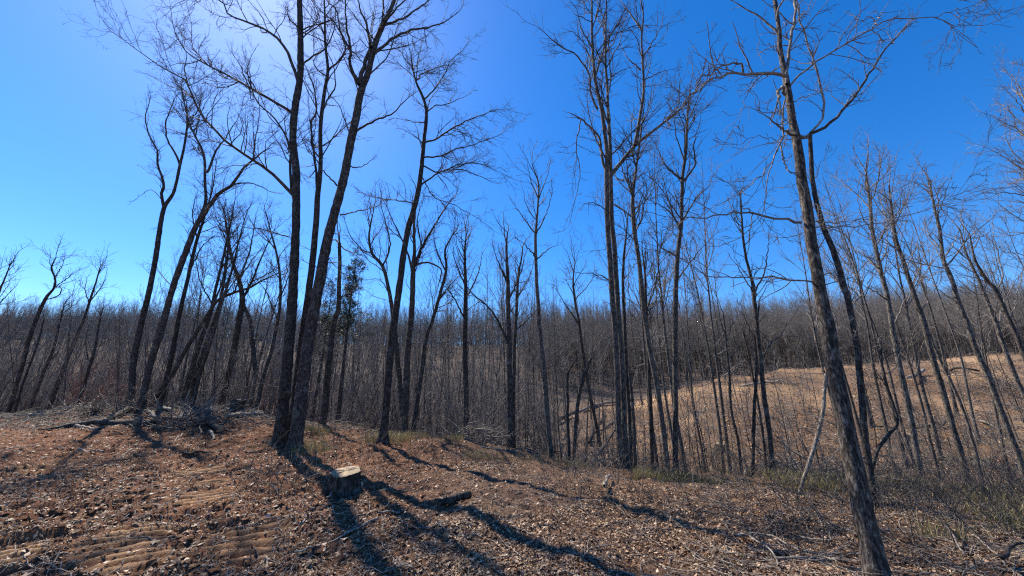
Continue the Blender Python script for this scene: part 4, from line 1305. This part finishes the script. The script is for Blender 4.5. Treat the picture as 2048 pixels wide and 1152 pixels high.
# heaps of brush: each one thing
def brush_heap(label, px, Y, L, Wd, Hh, n, seed, m=M_GREY, dirt=False):
    r = np.random.default_rng(seed)
    x = (px - 1024) / 769.0 * Y
    root = empty('brush_heap', (x, Y, H(x, Y)), label, 'brush heap')
    st = np.stack([r.normal(0, L * .4, n), r.normal(0, Wd * .4, n), np.zeros(n)], -1)
    st[:, 2] = height(x + st[:, 0], Y + st[:, 1]) - H(x, Y) + r.random(n) ** 2 * Hh * np.exp(-(st[:, 0] / L) ** 2 * 2)
    d = norm(np.stack([r.normal(0, 1, n), r.normal(0, .6, n), r.normal(.15, .28, n)], -1))
    ln = r.uniform(.5, 2.2, n)
    N = 9
    P = np.empty((n, N, 3))
    P[:, 0] = st
    for k in range(1, N):
        d = norm(d + r.normal(0, .13, (n, 3)))
        P[:, k] = P[:, k - 1] + d * (ln / (N - 1))[:, None]
    gz = height(x + P[..., 0].ravel(), Y + P[..., 1].ravel()).reshape(n, N) - H(x, Y)
    P[..., 2] = np.maximum(P[..., 2], gz + .02)
    R = (r.uniform(.006, .03, n) ** 1.0)[:, None] * np.linspace(1, .25, N)[None]
    obj('branches', Tubes().add(P, R, 5).build('branches'), m, root)
    B, RB = grow(P, R, r, .2, 1, .3, .4, .12, .6, 45, 6, -.02, .2, .6, .003)
    B2, RB2 = grow(B, RB, r, .2, 1, .25, .5, .1, .4, 45, 4, .02, .2, .6, .003)
    obj('twigs', Tubes().add(B, RB, 3).add(B2, RB2, 3).build('twigs'), m, root)['kind'] = 'stuff'
    return root


brush_heap('long low heap of logging brush under the left pair of trunks', 290, 16.6, 3.4, 1.0, .12, 80, 31, M_DEAD)
brush_heap('heap of tangled grey brush beside the straight dark trunk in the middle', 965, 13.8, 1.5, .7, .9, 130, 32)
brush_heap('small heap of dark brush at the old stump on the left rim', 445, 16.8, 1.5, .8, .2, 32, 33, M_TWIG)
brush_heap('flat scatter of sticks and clods in the left clearing', 385, 12.6, 1.3, .6, .18, 70, 34, M_TWIG)
brush_heap('slash heap on the crest of the open slope', 1835, 44, 2.6, 1.2, .8, 90, 35, M_DEAD)
brush_heap('dark slash heap on the slope at the right edge', 2000, 30, 4.0, 1.2, .9, 140, 36, M_TWIG)
brush_heap('brush tangle at the left rim beside the thin pale stick', 170, 17.2, 1.2, .6, .3, 50, 37, M_DEAD)
brush_heap('slash heap behind the V-limbed tree on the slope', 1560, 40, 2.6, 1.2, .6, 70, 38, M_DEAD)
brush_heap('brush tangle at the foot of the V-limbed tree', 1590, 10.5, 1.0, .6, .6, 50, 39, M_GREY)
brush_heap('brush tangle between the twin trunks and the broken snag', 1200, 11.2, 1.0, .5, .8, 40, 40, M_GREY)


# ------------------------------------------------------------------ litter: leaves, twigs, grass (masses)
def place_pts(n, r, ymin, ymax, smin, smax, power):
    y = ymin * (ymax / ymin) ** (r.random(n) ** power)
    s = r.uniform(smin, smax, n)
    return s * y, y


def slope_normal(x, y, e=.04):
    hx = (height(x + e, y) - height(x - e, y)) / (2 * e)
    hy = (height(x, y + e) - height(x, y - e)) / (2 * e)
    return norm(np.stack([-hx, -hy, np.ones_like(x)], -1))


def leaf_mass(name, label, n, seed, ymin, ymax, smin, smax, size, keep=None, chip=0.0, tone_pow=1.0, power=1.0, lift=.012):
    r = np.random.default_rng(seed)
    x, y = place_pts(n, r, ymin, ymax, smin, smax, power)
    if keep is not None:
        k = r.random(n) < keep(x, y)
        x, y = x[k], y[k]
    n = len(x)
    z = height(x, y) + r.uniform(0, lift, n)
    N = norm(slope_normal(x, y) + r.normal(0, .38, (n, 3)))
    A = norm(np.cross(N, r.normal(size=(n, 3))))
    B = np.cross(N, A)
    ln = r.uniform(*size, n) * (1 + .03 * np.maximum(y - 6, 0))
    wd = ln * np.where(r.random(n) < chip, r.uniform(.12, .25, n), r.uniform(.4, .65, n))
    cur = r.uniform(-.1, .35, n) * ln
    fold = r.uniform(-.1, .3, n) * wd
    c = np.stack([x, y, z], -1)
    e = lambda v: v[:, None]
    v0 = c - A * e(ln * .5) + N * e(cur)
    v1 = c + B * e(wd * .5) + N * e(fold) - A * e(ln * .05)
    v2 = c - B * e(wd * .5) + N * e(fold) - A * e(ln * .05)
    v3 = c + A * e(ln * .5) + N * e(cur * .7)
    V = np.stack([v0, v1, v2, v3], 1).reshape(-1, 3)
    b = np.arange(n) * 4
    T = np.stack([np.stack([b, b + 2, b + 1], -1), np.stack([b + 1, b + 2, b + 3], -1)], 1).reshape(-1, 3)
    tone = np.repeat(r.random(n) ** tone_pow, 4)
    o = obj(name, mesh_np(name, V, None, T, False, tone), M_LEAF)
    tag(o, label, 'leaves', kind='stuff')
    return o


def leafy(x, y):
    b_, m_ = tracks(x, y)
    d_ = sstep(1.0, -3.0, x + 0.12 * y)
    pn = .5 + 1.5 * fbm(x, y, .6, 4)
    return np.clip((1 - .72 * d_) * pn, .06, 1) * (1 - .93 * m_)


leaf_mass('leaf_litter', 'dead brown oak leaves strewn over the clearing', 400000, 41, 3.0, 17, -1.45, 1.45, (.017, .06), leafy, .15, 1.3, 1.0)
leaf_mass('wood_chips', 'bark and wood chips trodden into the graded soil', 60000, 42, 3.0, 17, -1.5, .15, (.025, .09), lambda x, y: sstep(1.5, -2.0, x) * (1 - .93 * tracks(x, y)[1]), .75, 1.7, .9, .008)
leaf_mass('slope_litter', 'leaf and slash litter over the open slope', 110000, 43, 16, 58, -.1, 1.5, (.03, .12), lambda x, y: sstep(.0, .15, x / y) * .9, .45, 1.3, 1.3, .03)


def twig_mass(name, label, n, seed, ymin, ymax, smin, smax, lr, rr_, m, keep=None, rise=.05):
    r = np.random.default_rng(seed)
    x, y = place_pts(n, r, ymin, ymax, smin, smax, 1.0)
    if keep is not None:
        k = r.random(n) < keep(x, y)
        x, y = x[k], y[k]
    n = len(x)
    a = r.uniform(0, 6.28, n)
    ln = r.uniform(*lr, n) ** 1.0 * r.uniform(.3, 1, n)
    N = 7
    P = np.empty((n, N, 3))
    px_, py_ = x.copy(), y.copy()
    up = np.abs(r.normal(0, rise, n))
    for k in range(N):
        P[:, k] = np.stack([px_, py_, height(px_, py_) + .008 + up * ln * k / 6], -1)
        a = a + r.normal(0, .36, n)
        px_ = px_ + np.cos(a) * ln / 6
        py_ = py_ + np.sin(a) * ln / 6
    R = r.uniform(*rr_, n)[:, None] * np.linspace(1, .45, N)[None]
    o = obj(name, Tubes().add(P, R, 4).build(name), m)
    tag(o, label, 'twigs', kind='stuff')


twig_mass('twig_litter', 'small broken twigs lying all over the clearing', 3800, 51, 3.2, 17, -1.45, 1.45, (.15, .9), (.0025, .008), M_DEAD, lambda x, y: 1 - .8 * tracks(x, y)[1])
twig_mass('slash_litter', 'broken sticks left by logging over the open slope', 5000, 52, 15, 58, .0, 1.5, (.5, 3.0), (.008, .028), M_DEAD, lambda x, y: sstep(.0, .2, x / y), .12)
twig_mass('stick_litter', 'sticks and trimmings scattered along the left rim', 1500, 53, 13.2, 18, -1.45, -.3, (.3, 1.8), (.006, .02), M_DEAD, None, .12)


def grass_mass(name, label, spots, per, seed, hr, tone_lo, tone_hi):
    r = np.random.default_rng(seed)
    xs, ys = [], []
    for px0, px1, y0, y1, w in spots:
        k = int(per * w)
        p = r.uniform(px0, px1, k)
        yy = r.uniform(y0, y1, k)
        xx = (p - 1024) / 769.0 * yy
        kk = r.random(k) < np.clip(.22 + 3.2 * fbm(xx, yy, .8, 4), .02, 1)
        xs.append(xx[kk])
        ys.append(yy[kk])
    x, y = np.concatenate(xs), np.concatenate(ys)
    # blades stand in tufts
    x = x + r.normal(0, .03, len(x))
    n = len(x)
    z = height(x, y) - .01
    h = r.uniform(*hr, n) * r.uniform(.5, 1.1, n)
    a = r.uniform(0, 6.28, n)
    lean = np.stack([np.cos(a), np.sin(a), np.zeros(n)], -1) * (h * r.uniform(.15, .75, n))[:, None]
    wv = np.stack([-np.sin(a), np.cos(a), np.zeros(n)], -1) * r.uniform(.002, .0045, n)[:, None]
    c = np.stack([x, y, z], -1)
    upv = np.array([0, 0, 1.0])
    m1 = c + upv * (h * .6)[:, None] + lean * .35
    tip = c + upv * (h * .95)[:, None] + lean
    V = np.stack([c - wv, c + wv, m1 - wv * .8, m1 + wv * .8, tip], 1).reshape(-1, 3)
    b = np.arange(n) * 5
    Qg = np.stack([b, b + 1, b + 3, b + 2], -1)
    Tg = np.stack([b + 2, b + 3, b + 4], -1)
    tone = np.repeat(r.uniform(tone_lo, tone_hi, n), 5)
    o = obj(name, mesh_np(name, V, Qg, Tg, False, tone), M_GRASS)
    tag(o, label, 'grass', kind='stuff')


grass_mass('green_grass', 'olive green grass on the rim between the twin trunks and the large near tree',
           [(620, 900, 11.4, 13.8, .45), (1255, 1480, 8.4, 10.8, 1.0), (1400, 1680, 7.4, 10.0, 1.0), (1690, 2080, 6.6, 9.6, .55), (1850, 2100, 5.5, 8, .25)], 24000, 61, (.06, .27), 0.22, 1.0)
grass_mass('dry_tufts', 'straw coloured dry grass along the middle rim and around the trunks',
           [(600, 930, 11.2, 14.2, 1.0), (520, 680, 9.8, 11.6, .4), (930, 1250, 9.6, 11.6, .35), (1550, 1780, 6.2, 8.4, .4), (1760, 2100, 5.0, 8.4, .5)], 14000, 62, (.07, .3), .3, 1.0)


# weedy stems in the lower right and clods in the left foreground
def weeds(name, label, spots, n, seed, hr):
    r = np.random.default_rng(seed)
    P0 = []
    for px0, px1, y0, y1, w_ in spots:
        k = int(n * w_)
        yy = r.uniform(y0, y1, k)
        xx = (r.uniform(px0, px1, k) - 1024) / 769.0 * yy
        P0.append(np.stack([xx, yy, height(xx, yy) - .01], -1))
    P0 = np.concatenate(P0)
    n = len(P0)
    N = 7
    d = norm(np.stack([r.normal(0, .5, n), r.normal(0, .5, n), np.ones(n)], -1))
    ln = r.uniform(*hr, n)
    P = np.empty((n, N, 3))
    P[:, 0] = P0
    for k in range(1, N):
        d = norm(d + r.normal(0, .12, (n, 3)) - np.array([0, 0, .04]))
        P[:, k] = P[:, k - 1] + d * (ln / (N - 1))[:, None]
    R = r.uniform(.0025, .006, n)[:, None] * np.linspace(1, .5, N)[None]
    B, RB = grow(P, R, r, .3, 1, .22, .4, .06, .35, 40, 5, .03, .15, .7, .0018)
    o = obj(name, Tubes().add(P, R, 4).add(B, RB, 3).build(name), M_TWIG)
    tag(o, label, 'weeds', kind='stuff')


weeds('weed_stems', 'thin bare weed stems standing in the litter', [(1500, 2080, 4.6, 9, .42), (1080, 1500, 6, 10, .18), (620, 1000, 9, 13.5, .2), (500, 700, 6, 7.6, .06), (1250, 2050, 10, 24, .3), (1680, 2100, 6, 10, .3), (1250, 1700, 8.5, 11, .25), (1150, 2100, 14, 48, 1.8)], 1300, 71, (.25, 1.0))


def clod_mass():
    r = np.random.default_rng(81)
    n = 2600
    x, y = place_pts(n, r, 3.2, 16, -1.5, -.1, .9)
    k = r.random(n) < (.25 + .9 * sstep(.45, .62, vnoise(x * .7 + 5, y * .7))) * (1 - .9 * tracks(x, y)[1])
    x, y = x[k], y[k]
    n = len(x)
    ico = []
    for a in range(3):
        pass
    base = norm(np.array([[0, 0, 1], [1, 0, .2], [.3, .95, .15], [-.8, .6, .2], [-.8, -.6, .25], [.3, -.95, .2], [.6, .5, .75], [-.5, .1, .85], [.2, -.6, .8]]))
    # lumps: ring of five, ring of three, top
    T0 = np.array([[1, 2, 6], [2, 3, 7], [6, 2, 7], [3, 4, 7], [4, 5, 8], [7, 4, 8], [5, 1, 8], [1, 6, 8], [6, 7, 0], [7, 8, 0], [8, 6, 0]])
    sc = r.uniform(.012, .05, n)[:, None, None] * r.uniform(.6, 1.3, (n, 1, 3)) * np.array([1.2, 1.2, .7])
    V = base[None] * sc * r.uniform(.75, 1.25, (n, 9, 1))
    th = r.uniform(0, 6.28, n)
    cx, sx = np.cos(th)[:, None], np.sin(th)[:, None]
    V = np.stack([V[..., 0] * cx - V[..., 1] * sx, V[..., 0] * sx + V[..., 1] * cx, V[..., 2]], -1)
    V += np.stack([x, y, height(x, y) - .004], -1)[:, None]
    T = (T0[None] + (np.arange(n) * 9)[:, None, None]).reshape(-1, 3)
    zn = np.zeros((n * 9, 4))
    zn[:, 0] = 1
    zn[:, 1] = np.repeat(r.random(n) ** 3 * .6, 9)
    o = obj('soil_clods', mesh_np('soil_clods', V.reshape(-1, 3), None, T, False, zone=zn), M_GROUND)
    tag(o, 'crumbs and clods of reddish soil on the graded left ground', 'soil', kind='stuff')


clod_mass()
twig_mass('pale_twigs', 'pale dead twigs tangled in the litter on the near right', 1000, 55, 3.8, 9.6,   .45, 1.45, (.25, 1.1), (.0025, .007), M_DEAD, None, .16)
